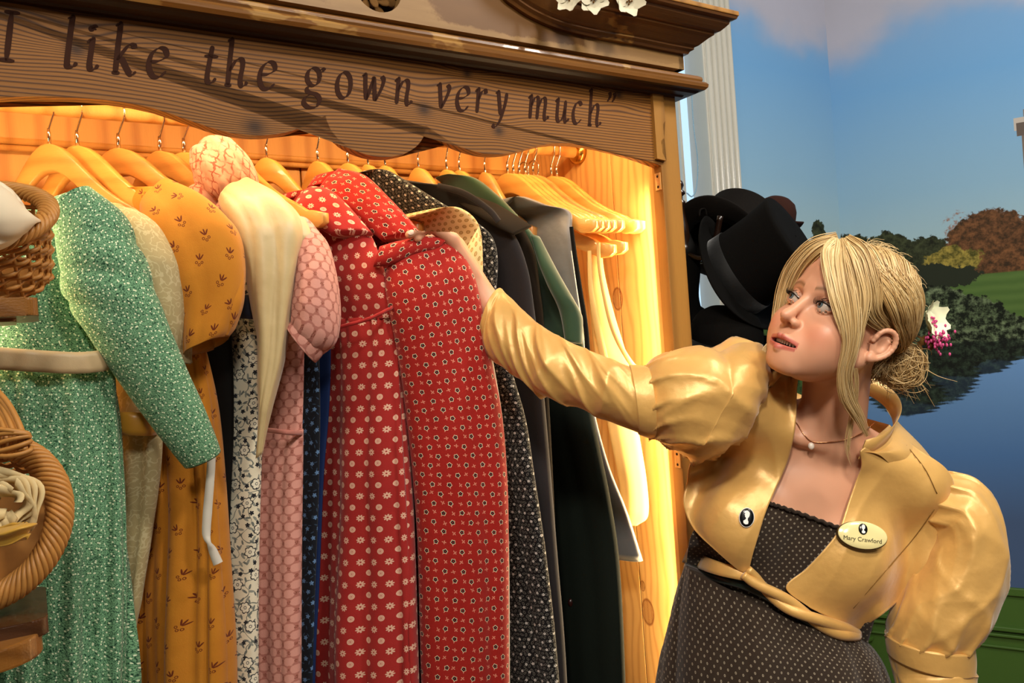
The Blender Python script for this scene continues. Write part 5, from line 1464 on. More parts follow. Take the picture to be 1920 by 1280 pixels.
# skin colour per vertex (its own colouring: lips, cheeks, brows)
def skin_cols(v):
    q = (v - HT) @ HR / HK
    col = np.tile(np.array(sRGB('#d29a7a')[:3]), (len(v), 1))
    def put(m, c): 
        nonlocal col
        col = col * (1 - m[:, None]) + np.array(sRGB(c)[:3]) * m[:, None]
    g = lambda cx, cy, cz, r: np.exp(-(((q - np.array([cx, cy, cz])) / r) ** 2).sum(1))
    for sx in (-1, 1): put(0.55 * g(sx * .042, .070, -.045, np.array([.022, .03, .020])), '#c0664c')
    put(0.30 * g(0, .112, -.036, .014), '#c67558')
    # lips
    x = np.abs(q[:, 0]); zl = -.0715 + .0 * x
    up = np.clip(1 - np.abs((q[:, 2] - (-.0645 - x * .16)) / .0058) ** 4, 0, 1) * (x < .0285) * (q[:, 1] > .074)
    dn = np.clip(1 - np.abs((q[:, 2] - (-.0792 + x * .22)) / .0062) ** 4, 0, 1) * (x < .0270) * (q[:, 1] > .074)
    put(np.clip(np.maximum(up, dn), 0, 1) * .85, '#b05048')
    put(((np.abs(q[:, 2] + .0715) < .0042) & (x < .022) & (q[:, 1] > .06) & (q[:, 1] < .0915)) * 1.0, '#3a1210')
    for sx in (-1, 1):
        bx = q[:, 0] * sx
        zb = .0205 + .004 * np.sin(np.clip((bx - .012) / .036, 0, 1) * math.pi) 
        put(0.85 * np.exp(-((q[:, 2] - zb) / .0034) ** 2) * ((bx > .011) & (bx < .047) & (q[:, 1] > .045)), '#7a5534')
        put(0.35 * g(sx * 0.0298, .082, .009, np.array([.016, .02, .0045])), '#9c5c42')
        put(0.5 * g(sx * .0298, .084, -.001, np.array([.016, .014, .0062])), '#9a5a45')
    put(0.3 * np.exp(-((v - P(765, 438, 1.32)) ** 2).sum(1) / .02 ** 2), '#d89a80')
    return col
person = thing('person', 'woman in a gold satin jacket reaching into the wardrobe to hold the red dress', 'person', (float(P(1440, 1290, 1.46)[0]), float(P(1440, 1290, 1.46)[1]), FLOOR))
gs = G('skin', 0.42, 0.4)
an = gs.N.new('ShaderNodeAttribute'); an.attribute_name = 'Col'
gs.b.inputs['Subsurface Weight'].default_value = 0.12
gs.b.inputs['Subsurface Radius'].default_value = (0.012, 0.005, 0.003)
gs.b.inputs['Subsurface Scale'].default_value = 0.6
gs.bump(gs.noise(gs.tc('Object'), 500, 3), 0.06, 0.0006)
gs.out(V(gs, an.outputs[0]))
bo = mesh_obj('body', bv, bf, gs.mat, person)
ca = bo.data.color_attributes.new('Col', 'FLOAT_COLOR', 'POINT')
ca.data.foreach_set('color', np.hstack([skin_cols(bv), np.ones((len(bv), 1))]).astype(np.float32).ravel())
# eyes
m_eye = plain('eye_white', '#b9aa9c', 0.15, 0.6, var=0.02)
m_iris = plain('iris_blue_grey', '#4a5a60', 0.1, 0.7, var=0.3, vscale=900)
m_pup = plain('pupil', '#050404', 0.05, 0.8, var=0)
m_lash = plain('eyelash', '#1c110b', 0.7)
GAZE = hdir(-.14, .98, .03)
for sx in (-1, 1):
    c = H(sx * EYE[0], EYE[1], EYE[2])
    ey = mesh_obj('eye', *ellipsoid_vf(c, (ER * HK,) * 3, None, 28, 18), m_eye, person)
    e1 = nrm(np.cross(GAZE, [0, 0, 1.0])); e2 = np.cross(e1, GAZE)
    for nm, r, lift, mt in (('iris', .0058, .00025, m_iris), ('pupil', .0026, .0005, m_pup)):
        rr = np.linspace(0, r, 5); th = np.linspace(0, 2 * math.pi, 24, endpoint=False); R0 = ER * HK + lift
        pts = [c + GAZE * math.sqrt(R0 ** 2 - q * q) + (e1 * math.cos(t) + e2 * math.sin(t)) * q for q in rr for t in th]
        mesh_obj(nm, pts, grid_faces(5, 24, True), mt, ey)
    # lashes along the upper lid
    ml = MB()
    rl = ER + .0018
    xs = np.linspace(-.0125, .0135, 26)
    edge = []
    for x in xs:
        z = .0008 + sx * x * .10 + math.sqrt(max(0, .0235 ** 2 - x * x)) - .0200
        y = math.sqrt(max(1e-9, rl * rl - x * x - z * z)); edge.append((sx * EYE[0] + x, EYE[1] + y, z))
    ml.tube([H(*q) for q in edge], .0007, 5)
    for q, x in zip(edge, xs):
        o = np.array(q) - np.array([sx * EYE[0], EYE[1], 0]); o = o / np.linalg.norm(o)
        p0 = np.array(q); p1 = p0 + o * .0045 + np.array([0, 0, .0008]); p2 = p1 + o * .002 + np.array([0, 0, .0035])
        ml.tube(catmull([H(*p0), H(*p1), H(*p2)], 5), [.00038, .00035, .0003, .0002, .0001], 4)
    ml.build('eyelashes', m_lash, person)
# teeth
mt = plain('teeth', '#d8cbb4', 0.25, 0.5, var=0.03)
tm = MB()
for i in range(8):
    x = (i - 3.5) * .0048
    tm.add(*ellipsoid_vf(H(x, .0905 - 14 * x * x, -.0690), np.array((.0024, .0022, .0040)) * HK, HR, 10, 8))
tm.build('teeth', mt, person)
# thumbnail
td_ = nrm(P(767, 440, 1.371) - P(784, 430, 1.380)); tv_ = nrm(CAMP - P(770, 438, 1.37)); tv_ = nrm(tv_ - td_ * (tv_ @ td_)); tv_ = nrm(tv_ + .25 * np.array([0, 0, 1.0])); tv_ = nrm(tv_ - td_ * (tv_ @ td_)); tw_ = np.cross(td_, tv_)
m_nail = plain('fingernail', '#e6c2ac', 0.2, 0.5, var=0.03)
MB().add(*ellipsoid_vf(P(769, 438.5, 1.372) + tv_ * .0066, (.0066, .0046, .0016), np.stack([td_, tw_, tv_], 1), 16, 10)).build('thumbnail', m_nail, person)
# necklace
m_gold = plain('rose_gold', '#c9956a', 0.25, 0.5, metal=1.0, var=0.02)
m_pearl = plain('pearl', '#e6d8c8', 0.2, 0.6, var=0.02)
TOR = PR[:NTORSO]
def on_body(px, py, off, d0=1.22, d1=1.52, n=100, prs=None):
    """points where sight lines through the pixels meet the torso, off metres in front of it"""
    px = np.ravel(px); py = np.ravel(py)
    a = (px - 960.0) / FPX; b = (py - 640.0) / FPX
    r = np.stack([a * _c - b * _s, np.ones_like(a), -a * _s - b * _c], 1)
    best = np.full(len(px), 9.0); bt = np.full(len(px), d0); hit = np.zeros(len(px), bool)
    pd = None; pt = None
    for t in np.linspace(d0, d1, n):
        d = sdf(CAMP + t * r, prs or TOR) - off
        if pd is not None:
            x = (~hit) & (d < 0)
            bt[x] = t - (t - pt) * (-d[x] / np.maximum(pd[x] - d[x], 1e-6)); hit |= x
        mn = (~hit) & (d < best)
        best[mn] = d[mn]; bt[mn] = t
        pd, pt = d, t
    return bt
ck = [(1470, 760), (1492, 790), (1508, 815), (1522, 827), (1545, 829), (1580, 825), (1615, 812), (1640, 792)]
cp = catmull(np.array(ck, float), 60)
cdp = on_body(cp[:, 0], cp[:, 1], .0015)
nk = thing('necklace'); nk.parent = person; nk.matrix_parent_inverse = pw_inv(person); WORLDM[nk.name] = Matrix.Identity(4)
pth = np.array([P(x, y, d) for (x, y), d in zip(cp, cdp)])
MB().tube(pth, .0008, 6).build('chain', m_gold, nk)
pc = P(1521, 836, on_body([1521], [836], .004)[0])
MB().add(*ellipsoid_vf(pc, (.0052, .0052, .0062), None, 16, 10)).build('pendant', m_pearl, nk)
# ------------------------------------------------------------------ her clothes
M_satin = satin('gold_satin', '#d2a45c', 0.38, 0.5)
M_satin.node_tree.nodes['Principled BSDF'].inputs['Metallic'].default_value = 0.2
M_satin_d = satin('gold_satin_lining', '#a8712a', 0.45, 0.4)
def patch(name, mat, parent, rows, off, nr=60, nc=44, disp=None, thick=0.0022, smooth_n=14, prs=None, uvs=1.0, bias=None):
    """cloth lying on the torso: rows of pixel pairs are laid on the body, off metres proud of it"""
    A_ = catmull(np.array([r[:2] for r in rows], float), nr); B_ = catmull(np.array([r[2:4] for r in rows], float), nr)
    t = np.linspace(0, 1, nc)
    X = A_[:, None, 0] * (1 - t) + B_[:, None, 0] * t; Y = A_[:, None, 1] * (1 - t) + B_[:, None, 1] * t
    D = on_body(X, Y, off, prs=prs).reshape(nr, nc)
    for _ in range(smooth_n):
        Q = np.pad(D, 1, mode='edge'); D = np.minimum(D, 0.2 * (Q[1:-1, 1:-1] + Q[:-2, 1:-1] + Q[2:, 1:-1] + Q[1:-1, :-2] + Q[1:-1, 2:])) * .5 + .5 * 0.2 * (Q[1:-1, 1:-1] + Q[:-2, 1:-1] + Q[2:, 1:-1] + Q[1:-1, :-2] + Q[1:-1, 2:])
    if bias is not None: D = D + bias(X, Y)
    if disp is not None: D = D - disp(np.linspace(0, 1, nr)[:, None] + 0 * X, t[None, :] + 0 * X, X, Y)
    pts = np.array([P(x, y, d) for x, y, d in zip(X.ravel(), Y.ravel(), D.ravel())])
    G_ = pts.reshape(nr, nc, 3)
    uv = np.stack([np.cumsum(np.concatenate([np.zeros((nr, 1)), np.linalg.norm(np.diff(G_, axis=1), axis=2)], 1), 1), -np.cumsum(np.concatenate([np.zeros((1, nc)), np.linalg.norm(np.diff(G_, axis=0), axis=2)], 0), 0)], -1).reshape(-1, 2) * uvs
    uv[:, 0] = (pts @ np.array([1.0, -0.3, 0]) ); uv[:, 1] = pts[:, 2]
    gu = np.gradient(G_, axis=0); gv = np.gradient(G_, axis=1)
    nn = nrm(np.cross(gu, gv)).reshape(-1, 3); sg = np.sign((nn * (pts - CAMP)).sum(1)); nn = nn * sg[:, None]
    back = pts + nn * thick
    n = len(pts); f = grid_faces(nr, nc, False)
    fs = f + [tuple(i + n for i in q)[::-1] for q in f]
    ring = [j for j in range(nc)] + [i * nc + nc - 1 for i in range(1, nr)] + [(nr - 1) * nc + j for j in range(nc - 2, -1, -1)] + [i * nc for i in range(nr - 2, 0, -1)]
    for a, b in zip(ring, ring[1:] + ring[:1]): fs.append((a, a + n, b + n, b))
    return mesh_obj(name, np.vstack([pts, back]), fs, mat, parent, True, np.vstack([uv, uv])), G_
def sub(name, parent=person):
    t = thing(name); t.parent = parent; t.matrix_parent_inverse = pw_inv(parent); WORLDM[t.name] = Matrix.Identity(4)
    return t
# --- dotted dress: bodice and skirt
dr_ = sub('dotted_dress')
def ruff(t, s, X, Y): return .0022 * np.sin(s * 150) * np.exp(-t * 16) + .0016 * np.sin(s * 46 + 2 * t) * (0.5 + 0.5 * t)
patch('bodice', M_dots, dr_, [(1405, 928, 1612, 1002), (1380, 950, 1640, 1020), (1310, 985, 1655, 1060), (1290, 1030, 1650, 1120), (1288, 1112, 1622, 1226)], .004, 50, 70, ruff, prs=TOR)
tp = catmull(np.array([(1432, 940), (1452, 946), (1500, 962), (1560, 984), (1612, 1002)], float), 60)
td = on_body(tp[:, 0], tp[:, 1], .009)
MB().tube([P(x, y + 1.5 * math.sin(i * 1.7), d - .0008 * math.sin(i * 2.3)) for i, ((x, y), d) in enumerate(zip(tp, td))], .0030, 8).build('gathered_edge', M_dots, dr_)
nzK = smooth_noise(205, 1, 1, 6)
def skf(ang, u, v, t):
    w = .8 * nzK(u * 9, v * 3)
    return (.022 * (np.abs(np.sin(u * 26 + w + .6 * t)) ** .6 - .6) + .010 * (np.abs(np.sin(u * 47 + 2 + w)) ** .6 - .6)) * np.clip(t * 4 + .25, 0, 1) + .002 * np.sin(u * 260) * np.exp(-t * 12)
SL = [P(1288, 1060, 1.45), P(1272, 1120, 1.45), P(1252, 1220, 1.45), P(1238, 1300, 1.46), P(1200, 1600, 1.47), P(1170, 2050, 1.48)]
SR = [P(1606, 1186, 1.45), P(1632, 1212, 1.45), P(1656, 1262, 1.45), P(1670, 1320, 1.46), P(1700, 1600, 1.47), P(1740, 2050, 1.48)]
SL[-1][2] = FLOOR + .02; SR[-1][2] = FLOOR + .02
loft('skirt', SL, SR, [.108, .125, .150, .165, .20, .24], M_dots, dr_, 110, 140, skf, 0.95, True)
sp_ = catmull(np.array([(1285, 1058), (1330, 1078), (1400, 1098), (1460, 1128), (1530, 1168), (1606, 1190)], float), 50)
sd_ = on_body(sp_[:, 0], sp_[:, 1], .012)
MB().tube([P(x, y, d) for (x, y), d in zip(sp_, sd_)], .008, 8).build('waist_ribbon', satin('dark_green_ribbon', '#12241c', 0.4), dr_)
# --- gold satin jacket
jk = sub('jacket')
nzA = smooth_noise(201, 1, 1, 6)
def rpx(seed, ang, wl):
    z = smooth_noise(seed, 1, 1, 6); e = smooth_noise(seed + 3, 1, 1, 6); c_, s_ = math.cos(ang), math.sin(ang)
    return lambda X, Y: (1 - np.abs(np.sin((X * c_ + Y * s_) / wl + 1.8 * z(X * .016, Y * .016)))) ** 2.0 * np.clip(.3 + 1.2 * e(X * .014, Y * .014), 0, 1.2)
RA, RB, RC = rpx(211, .5, 26), rpx(215, -.5, 34), rpx(219, 1.2, 40)
def wr1(t, s, X, Y):
    d = .0030 * np.sin((X * .8 - Y * .35) / 15.0 + nzA(X * .02, Y * .02) * 3) * np.clip((1 - s) * 1.6, 0, 1) * np.exp(-((t - .35) / .35) ** 2)
    d = d + .0025 * np.sin((X * .55 + Y * .25) / 22.0 + 1.0) * np.clip(s * 1.4, 0, 1) * np.exp(-((t - .2) / .3) ** 2)
    return d + .0015 * nzA(X * .06, Y * .05) + .0065 * RA(X, Y) + .005 * RB(X, Y)
front_r = [(1436, 694, 1496, 698), (1398, 755, 1494, 745), (1346, 806, 1491, 800), (1300, 858, 1478, 862), (1288, 905, 1455, 915), (1282, 945, 1436, 960), (1300, 990, 1422, 1005), (1345, 1035, 1410, 1045), (1388, 1072, 1403, 1078)]
_, GR = patch('front_panel', M_satin, jk, front_r, .016, 70, 50, wr1, prs=TOR)
nzB = smooth_noise(231, 1, 1, 6)
def wr2(t, s, X, Y): return .0045 * RC(X, Y) + .003 * RA(X, Y) + .0012 * nzB(X * .05, Y * .045) + .0035 * np.exp(-((Y - X * .08 - 905) / 16.0) ** 2) * 0
front_l = [(1613, 846, 1668, 796), (1616, 874, 1715, 836), (1606, 900, 1774, 878), (1590, 945, 1792, 922), (1574, 990, 1786, 972), (1550, 1025, 1762, 1034), (1512, 1066, 1718, 1094), (1474, 1102, 1662, 1146), (1520, 1140, 1606, 1184)]
_, GL_ = patch('front_panel', M_satin, jk, front_l, .014, 70, 56, wr2, prs=TOR)
def near_d(Gd, q):
    f_ = Gd.reshape(-1, 3); X = f_[:, 0] / f_[:, 1]; Z = (f_[:, 2] - CZ) / f_[:, 1]
    px = 960 + FPX * (X * _c - Z * _s); py = 640 + FPX * (-X * _s - Z * _c)
    return np.array([f_[np.argmin((px - a) ** 2 + (py - b) ** 2), 1] for a, b in q])
# seams: shoulder yoke and princess line on the left panel
m_seam = plain('seam_shadow_thread', '#7a5520', 0.7)
for pts in ([(1672, 800), (1700, 835), (1735, 880), (1757, 925)], [(1752, 955), (1712, 1010), (1660, 1070), (1600, 1140)]):
    q = catmull(np.array(pts, float), 40); d = near_d(GL_, q) - .0010
    MB().tube([P(x, y, e) for (x, y), e in zip(q, d)], .0008, 5).build('seam', m_seam, jk)
# back of the jacket, closing the sides
def back_patch(A_, B_, depth, name, mat, parent, n=24):
    m = len(A_); u = np.linspace(0, 1, n)
    pts = A_[:, None, :] * (1 - u)[None, :, None] + B_[:, None, :] * u[None, :, None]
    pts = pts + np.array([0, 1.0, 0]) * (depth * np.sin(math.pi * u) ** .55)[None, :, None]
    return mesh_obj(name, pts.reshape(-1, 3), grid_faces(m, n, False), mat, parent)
back_patch(GR[:, 0], np.stack([GL_[min(69, int(i)), -1] for i in np.linspace(0, 69, 70)]), .17, 'back_panel', M_satin, jk)
# collar stand
cpts = [(1611, 856, 1.338), (1640, 846, 1.345), (1664, 824, 1.368), (1676, 795, 1.40), (1668, 768, 1.43), (1645, 746, 1.45), (1610, 728, 1.462), (1560, 712, 1.46), (1515, 700, 1.43), (1490, 703, 1.385), (1484, 716, 1.36)]
cc = catmull([P(*q) for q in cpts], 80)
upc = nrm(TU * .9 + np.array([0, -.0, .35]))
tt = nrm(np.gradient(cc, axis=0)); outw = nrm(np.cross(tt, upc)); cen = P(1575, 800, 1.40); sg = np.sign(((cc - cen) * outw).sum(1)); outw *= sg[:, None]
hc = .030
rws = [cc - upc * .004 + outw * .001, cc + upc * hc * .5 + outw * .004, cc + upc * hc + outw * .007, cc + upc * hc + outw * .0055, cc + upc * hc * .5 + outw * .002, cc - upc * .004 - outw * .001]
mesh_obj('collar', np.stack(rws, 1).reshape(-1, 3), grid_faces(80, 6, True), M_satin, jk)
# shoulder yoke patches between panels, collar and armholes
def yoke(A, B, n=20, m=14, lift=.010, name='yoke'):
    a = catmull([P(*q) for q in A], n); b = catmull([P(*q) for q in B], n); u = np.linspace(0, 1, m)
    pts = a[:, None] * (1 - u)[None, :, None] + b[:, None] * u[None, :, None] + (TU * .8 + np.array([0, -.3, 0])) * (lift * np.sin(math.pi * u))[None, :, None]
    return mesh_obj(name, pts.reshape(-1, 3), grid_faces(n, m, False), M_satin, jk)
dl = lambda x, y, o=.013: (x, y, float(on_body([x], [y], o)[0]))
yoke([dl(1613, 848), dl(1640, 848), (1666, 826, 1.37), (1676, 795, 1.41), (1660, 765, 1.45)], [dl(1668, 870), dl(1700, 860), (1735, 862, 1.385), (1765, 885, 1.42), (1755, 900, 1.46)])
yoke([(1488, 705, 1.362), (1498, 702, 1.40), (1530, 706, 1.44)], [(1430, 690, 1.372), (1410, 668, 1.41), (1420, 668, 1.46)], lift=.012)
# ruffled fold of the raised shoulder seam
rf = catmull([P(1462, 700, 1.352), P(1445, 712, 1.345), P(1425, 708, 1.340), P(1405, 722, 1.336), P(1392, 738, 1.335), P(1372, 748, 1.336)], 50)
MB().tube(rf + np.array([0, 0, 1.0]) * (.003 * np.sin(np.linspace(0, 14, 50)))[:, None], np.interp(np.linspace(0, 1, 50), [0, .3, .7, 1], [.006, .011, .010, .004]), 12).build('shoulder_ruffle', M_satin, jk)
# --- right sleeve: puff, band, wrinkled forearm
def lofp(name, st, th, mat, parent, nr, nc, fold, cap=True, hem=False, sup=0.95):
    return loft(name, [P(q[0], q[1], q[4]) for q in st], [P(q[2], q[3], q[4] if len(q) < 6 else q[5]) for q in st], th, mat, parent, nr, nc, fold, sup, cap, hem=hem)
def ridged(seed, amp, fv, fu, n=4, warp=2.2, power=2.0):
    """dragged satin folds: sharp crests along warped diagonals"""
    r = np.random.default_rng(seed)
    nz = [smooth_noise(seed + i, 13, 11, 6) for i in range(n)]; en = [smooth_noise(seed + 40 + i, 20, 16, 6) for i in range(n)]
    k = [(fv * r.uniform(.6, 1.5), fu * r.uniform(-1.3, 1.3), r.uniform(0, 6)) for _ in range(n)]
    def f(ang, u, v, t):
        d = 0
        for (a, b, c), z, e in zip(k, nz, en):
            w = (1 - np.abs(np.sin(a * v + b * u + c + warp * z(u, v)))) ** power
            d = d + w * np.clip(.45 + 1.3 * e(u, v), 0, 1.3)
        return amp * (d / n * 2.2 - .5)
    return f
def crease(seed, amp, freq, tilt, per=.30):
    g = ridged(seed, amp, freq, tilt, 5, 2.4, 1.8)
    return lambda ang, u, v, t: g(ang, u, v, t) * np.clip(t * 6 + .1, 0, 1) * np.clip((1 - t) * 2.2 + .08, 0, 1)
def puff(seed, amp, k):
    nz = smooth_noise(seed, 16, 16, 6); nz2 = smooth_noise(seed + 5, 30, 25, 6); rd = ridged(seed + 9, amp * 1.5, 16, 34, 4, 2.5, 2.0)
    def f(ang, u, v, t):
        g = np.exp(-t * 6.5) + np.exp(-(1 - t) * 6.5)
        gath = (1 - np.abs(np.sin(u * k * .5 + 2 * nz(u, v)))) ** 1.5
        return amp * .9 * g * (gath * 2 - .8) + rd(ang, u, v, t) * (1 - .6 * np.clip(g, 0, 1)) + amp * .4 * nz2(u, v)
    return f
lofp('puff_sleeve', [(1440, 676, 1292, 868, 1.385), (1425, 640, 1284, 862, 1.372), (1388, 636, 1278, 856, 1.36), (1348, 652, 1268, 846, 1.355), (1318, 644, 1255, 840, 1.35), (1270, 652, 1240, 832, 1.348), (1230, 668, 1226, 824, 1.348), (1206, 690, 1216, 818, 1.348)], [.055, .085, .100, .102, .098, .088, .072, .056], M_satin, jk, 90, 96, puff(301, .011, 150), True)
lofp('sleeve_band', [(1212, 686, 1224, 822, 1.346), (1196, 684, 1212, 820, 1.346), (1180, 684, 1197, 814, 1.347)], [.060, .060, .060], M_satin, jk, 16, 64, None, True)
lofp('lower_sleeve', [(1184, 688, 1198, 812, 1.348), (1140, 668, 1150, 796, 1.350), (1100, 652, 1098, 772, 1.358), (1050, 628, 1040, 752, 1.37), (1010, 606, 990, 722, 1.39), (975, 575, 945, 690, 1.41), (950, 552, 918, 668, 1.43), (940, 540, 904, 640, 1.437)], [.058, .060, .056, .052, .048, .044, .042, .040], M_satin, jk, 130, 88, crease(311, .020, 44, 40), cap=False, hem=True)
# --- left sleeve hanging
lofp('puff_sleeve', [(1738, 985, 1752, 884, 1.415), (1742, 1002, 1792, 884, 1.405), (1742, 1008, 1826, 896, 1.40), (1728, 1038, 1858, 940, 1.395), (1708, 1080, 1873, 1020, 1.39), (1690, 1118, 1870, 1095, 1.385), (1676, 1155, 1855, 1150, 1.38), (1668, 1190, 1826, 1196, 1.38), (1668, 1200, 1814, 1208, 1.38)], [.05, .062, .076, .088, .094, .092, .082, .068, .062], M_satin, jk, 100, 96, puff(321, .0085, 150), True)
lofp('sleeve_band', [(1666, 1194, 1818, 1206, 1.38), (1668, 1215, 1820, 1228, 1.38), (1671, 1232, 1819, 1250, 1.38)], [.066, .066, .066], M_satin, jk, 16, 64, None, True)
lofp('lower_sleeve', [(1672, 1230, 1817, 1248, 1.38), (1678, 1260, 1826, 1270, 1.375), (1684, 1300, 1828, 1305, 1.36), (1690, 1370, 1818, 1375, 1.335), (1694, 1450, 1806, 1455, 1.31)], [.060, .062, .060, .054, .048], M_satin, jk, 60, 72, crease(331, .014, 38, 26), cap=False, hem=True)
# --- sash of the jacket: plain at her right, twisted across the front
pts = np.array([(1284, 1040), (1310, 1052), (1350, 1066), (1400, 1078)], float); q = catmull(pts, 40); d = on_body(q[:, 0], q[:, 1], .018)
path = np.array([P(x, y, e) for (x, y), e in zip(q, d)])
t_ = nrm(np.gradient(path, axis=0)); up_ = nrm(np.cross(t_, nrm(path - CAMP))); up_ *= np.sign(up_[:, 2:3])
w_ = np.linspace(.014, .010, 40)[:, None]; nn_ = nrm(CAMP - path)
rows = [path + up_ * w_ * k + nn_ * .002 * (1 - k * k) for k in (-1, -.5, 0, .5, 1)] + [path + up_ * w_ * k - nn_ * .002 for k in (1, -1)]
mesh_obj('sash', np.stack(rows, 1).reshape(-1, 3), grid_faces(40, 7, True), M_satin, jk)
q = catmull(np.array([(1398, 1072), (1430, 1100), (1470, 1128), (1510, 1152), (1560, 1176), (1608, 1190)], float), 60); d = on_body(q[:, 0], q[:, 1], .020)
path = np.array([P(x, y, e) for (x, y), e in zip(q, d)])
tw = MB()
for ph in (0, math.pi):
    a = np.linspace(0, 7.5, 60) + ph
    e1 = nrm(np.cross(nrm(np.gradient(path, axis=0)), nrm(CAMP - path))); e2 = nrm(CAMP - path)
    tw.tube(path + e1 * (np.cos(a) * .006)[:, None] + e2 * (np.sin(a) * .006)[:, None], np.interp(np.linspace(0, 1, 60), [0, .1, .9, 1], [.007, .0085, .010, .008]), 10)
tw.build('twisted_sash', M_satin, jk)
q = [(1476, 1106, 1606, 1188), (1500, 1130, 1606, 1190), (1545, 1165, 1600, 1192)]
# --- brooch and name badge
m_blk = plain('black_enamel', '#060606', 0.2, 0.6, var=0); m_wht = plain('white_enamel', '#e9e6df', 0.3, 0.5, var=0)
m_bad = plain('cream_badge', '#dccf94', 0.15, 0.6, var=0.02)
BUST = [(-.10, .86), (.10, .92), (.34, .84), (.44, .60), (.40, .42), (.48, .30), (.36, .22), (.34, .06), (.16, -.04), (.10, -.20), (.26, -.34), (.52, -.52), (.42, -.80), (.0, -.92), (-.40, -.80), (-.40, -.50), (-.22, -.30), (-.20, -.05), (-.36, .10), (-.44, .34), (-.40, .64)]
def frame_at(px, py, off, roll):
    d = on_body([px], [py], off)[0]; c = P(px, py, d)
    e = 6
    dx = P(px + e, py, on_body([px + e], [py], off)[0]) - P(px - e, py, on_body([px - e], [py], off)[0])
    dy = P(px, py - e, on_body([px], [py - e], off)[0]) - P(px, py + e, on_body([px], [py + e], off)[0])
    n = nrm(np.cross(dx, dy)); n = n if n @ (CAMP - c) > 0 else -n
    n = nrm(n + .35 * nrm(CAMP - c))
    x = nrm(np.array([math.cos(roll), 0, math.sin(roll)])); x = nrm(x - n * (x @ n)); y = np.cross(n, x)
    return c, x, y, n
def disc_part(name, c, x, y, n, rx_, ry_, h0, h1, mat, parent, seg=40, bev=.15):
    t = np.linspace(0, 2 * math.pi, seg, endpoint=False)
    ring = lambda k, h: [c + x * rx_ * k * math.cos(a) + y * ry_ * k * math.sin(a) + n * h for a in t]
    v = ring(1, h0) + ring(1, h0 + (h1 - h0) * .6) + ring(1 - bev * .5, h1) + ring(.5, h1 + (h1 - h0) * .15) + ring(.02, h1 + (h1 - h0) * .2)
    return mesh_obj(name, v, grid_faces(5, seg, True) + [tuple(range(seg))[::-1], tuple(4 * seg + i for i in range(seg))], mat, parent)
def poly_part(name, c, x, y, n, pts, sx_, sy_, h, mat, parent):
    v = [c + x * a * sx_ + y * b * sy_ + n * h for a, b in pts]; w = [q - n * .0006 for q in v]; k = len(v)
    bm = bmesh.new()
    vs = [bm.verts.new(q) for q in v]; ws = [bm.verts.new(q) for q in w]
    f = bm.faces.new(vs)
    for i in range(k): bm.faces.new((vs[i], ws[i], ws[(i + 1) % k], vs[(i + 1) % k]))
    bmesh.ops.triangulate(bm, faces=[f])
    return bm_obj(name, bm, mat, parent)
br = sub('oval_brooch'); tag(br, 'black oval brooch with white bust silhouette')
c, x, y, n = frame_at(1400, 970, .018, -.30)
disc_part('brooch_rim', c, x, y, n, .0125, .0165, -.002, .0012, m_wht, br); disc_part('brooch_face', c, x, y, n, .0113, .0152, .0, .0020, m_blk, br)
poly_part('bust_silhouette', c, x, y, n, [(-a * .9, b) for a, b in BUST], .0100, .0125, .0030, m_wht, br)
bd = sub('name_badge'); tag(bd, 'cream oval name badge with small bust silhouette')
c, x, y, n = frame_at(1616, 1004, .022, -.20)
disc_part('badge_back', c, x, y, n, .0405, .0235, -.003, .0012, plain('badge_edge', '#3a2a14', 0.2, 0.6), bd, 56); disc_part('badge_face', c + x * .0006 + y * .0008, x, y, n, .0390, .0222, .001, .0028, m_bad, bd, 56, .06)
c2 = c + y * .0105 + x * .001
disc_part('badge_oval', c2, x, y, n, .0072, .0092, .002, .0042, m_blk, bd); poly_part('badge_silhouette', c2, x, y, n, BUST, .0062, .0078, .0052, m_wht, bd)
tcv = bpy.data.curves.new('badge_text', 'FONT'); tcv.body = 'Mary Crawford'; tcv.align_x = 'CENTER'; tcv.size = .0098; tcv.extrude = .0002
to = bpy.data.objects.new('badge_lettering_tmp', tcv); COL.objects.link(to)
bpy.context.view_layer.update()
tme = bpy.data.meshes.new_from_object(to.evaluated_get(bpy.context.evaluated_depsgraph_get())); bpy.data.objects.remove(to)
tv = np.array([v.co for v in tme.vertices]); tf = [tuple(p.vertices) for p in tme.polygons]
pts = c[None] + x[None] * tv[:, :1] + y[None] * (tv[:, 1:2] - .0095) + n[None] * (tv[:, 2:3] + .0036)
mesh_obj('badge_lettering', pts, tf, plain('badge_ink', '#4a4024', 0.6), bd, False)
# ------------------------------------------------------------------ hair
def hair_mat():
    g = G('blonde_hair', 0.42, 0.45)
    at = g.N.new('ShaderNodeAttribute'); at.attribute_name = 'tone'
    col = g.ramp(V(g, at.outputs[2]), [(0.0, sRGB('#6b4e2c')), (0.35, sRGB('#a5824f')), (0.7, sRGB('#c9aa74')), (1.0, sRGB('#e0c896'))])
    g.b.inputs['Anisotropic'].default_value = 0.4
    return g.out(col)
M_hair = hair_mat()
rng = np.random.default_rng(11)
SKC = np.array([0, -.014, .030]); SKR = np.array([.074, .092, .086])
class Strands:
    def __init__(s): s.v = []; s.f = []; s.t = []; s.n = 0
    def add(s, path, r, tone, seg=4):
        v, f = tube_vf(path, r, seg, cap=False, v0=s.n)
        s.v.append(v); s.f += f; s.n += len(v)
        s.t.append(np.full(len(v), tone))
    def build(s, name, parent, kind='stuff'):
        o = mesh_obj(name, np.vstack(s.v), s.f, M_hair, parent)
        a = o.data.attributes.new('tone', 'FLOAT', 'POINT'); a.data.foreach_set('value', np.concatenate(s.t).astype(np.float32))
        if kind: o['kind'] = kind
        return o
hair = sub('hair')
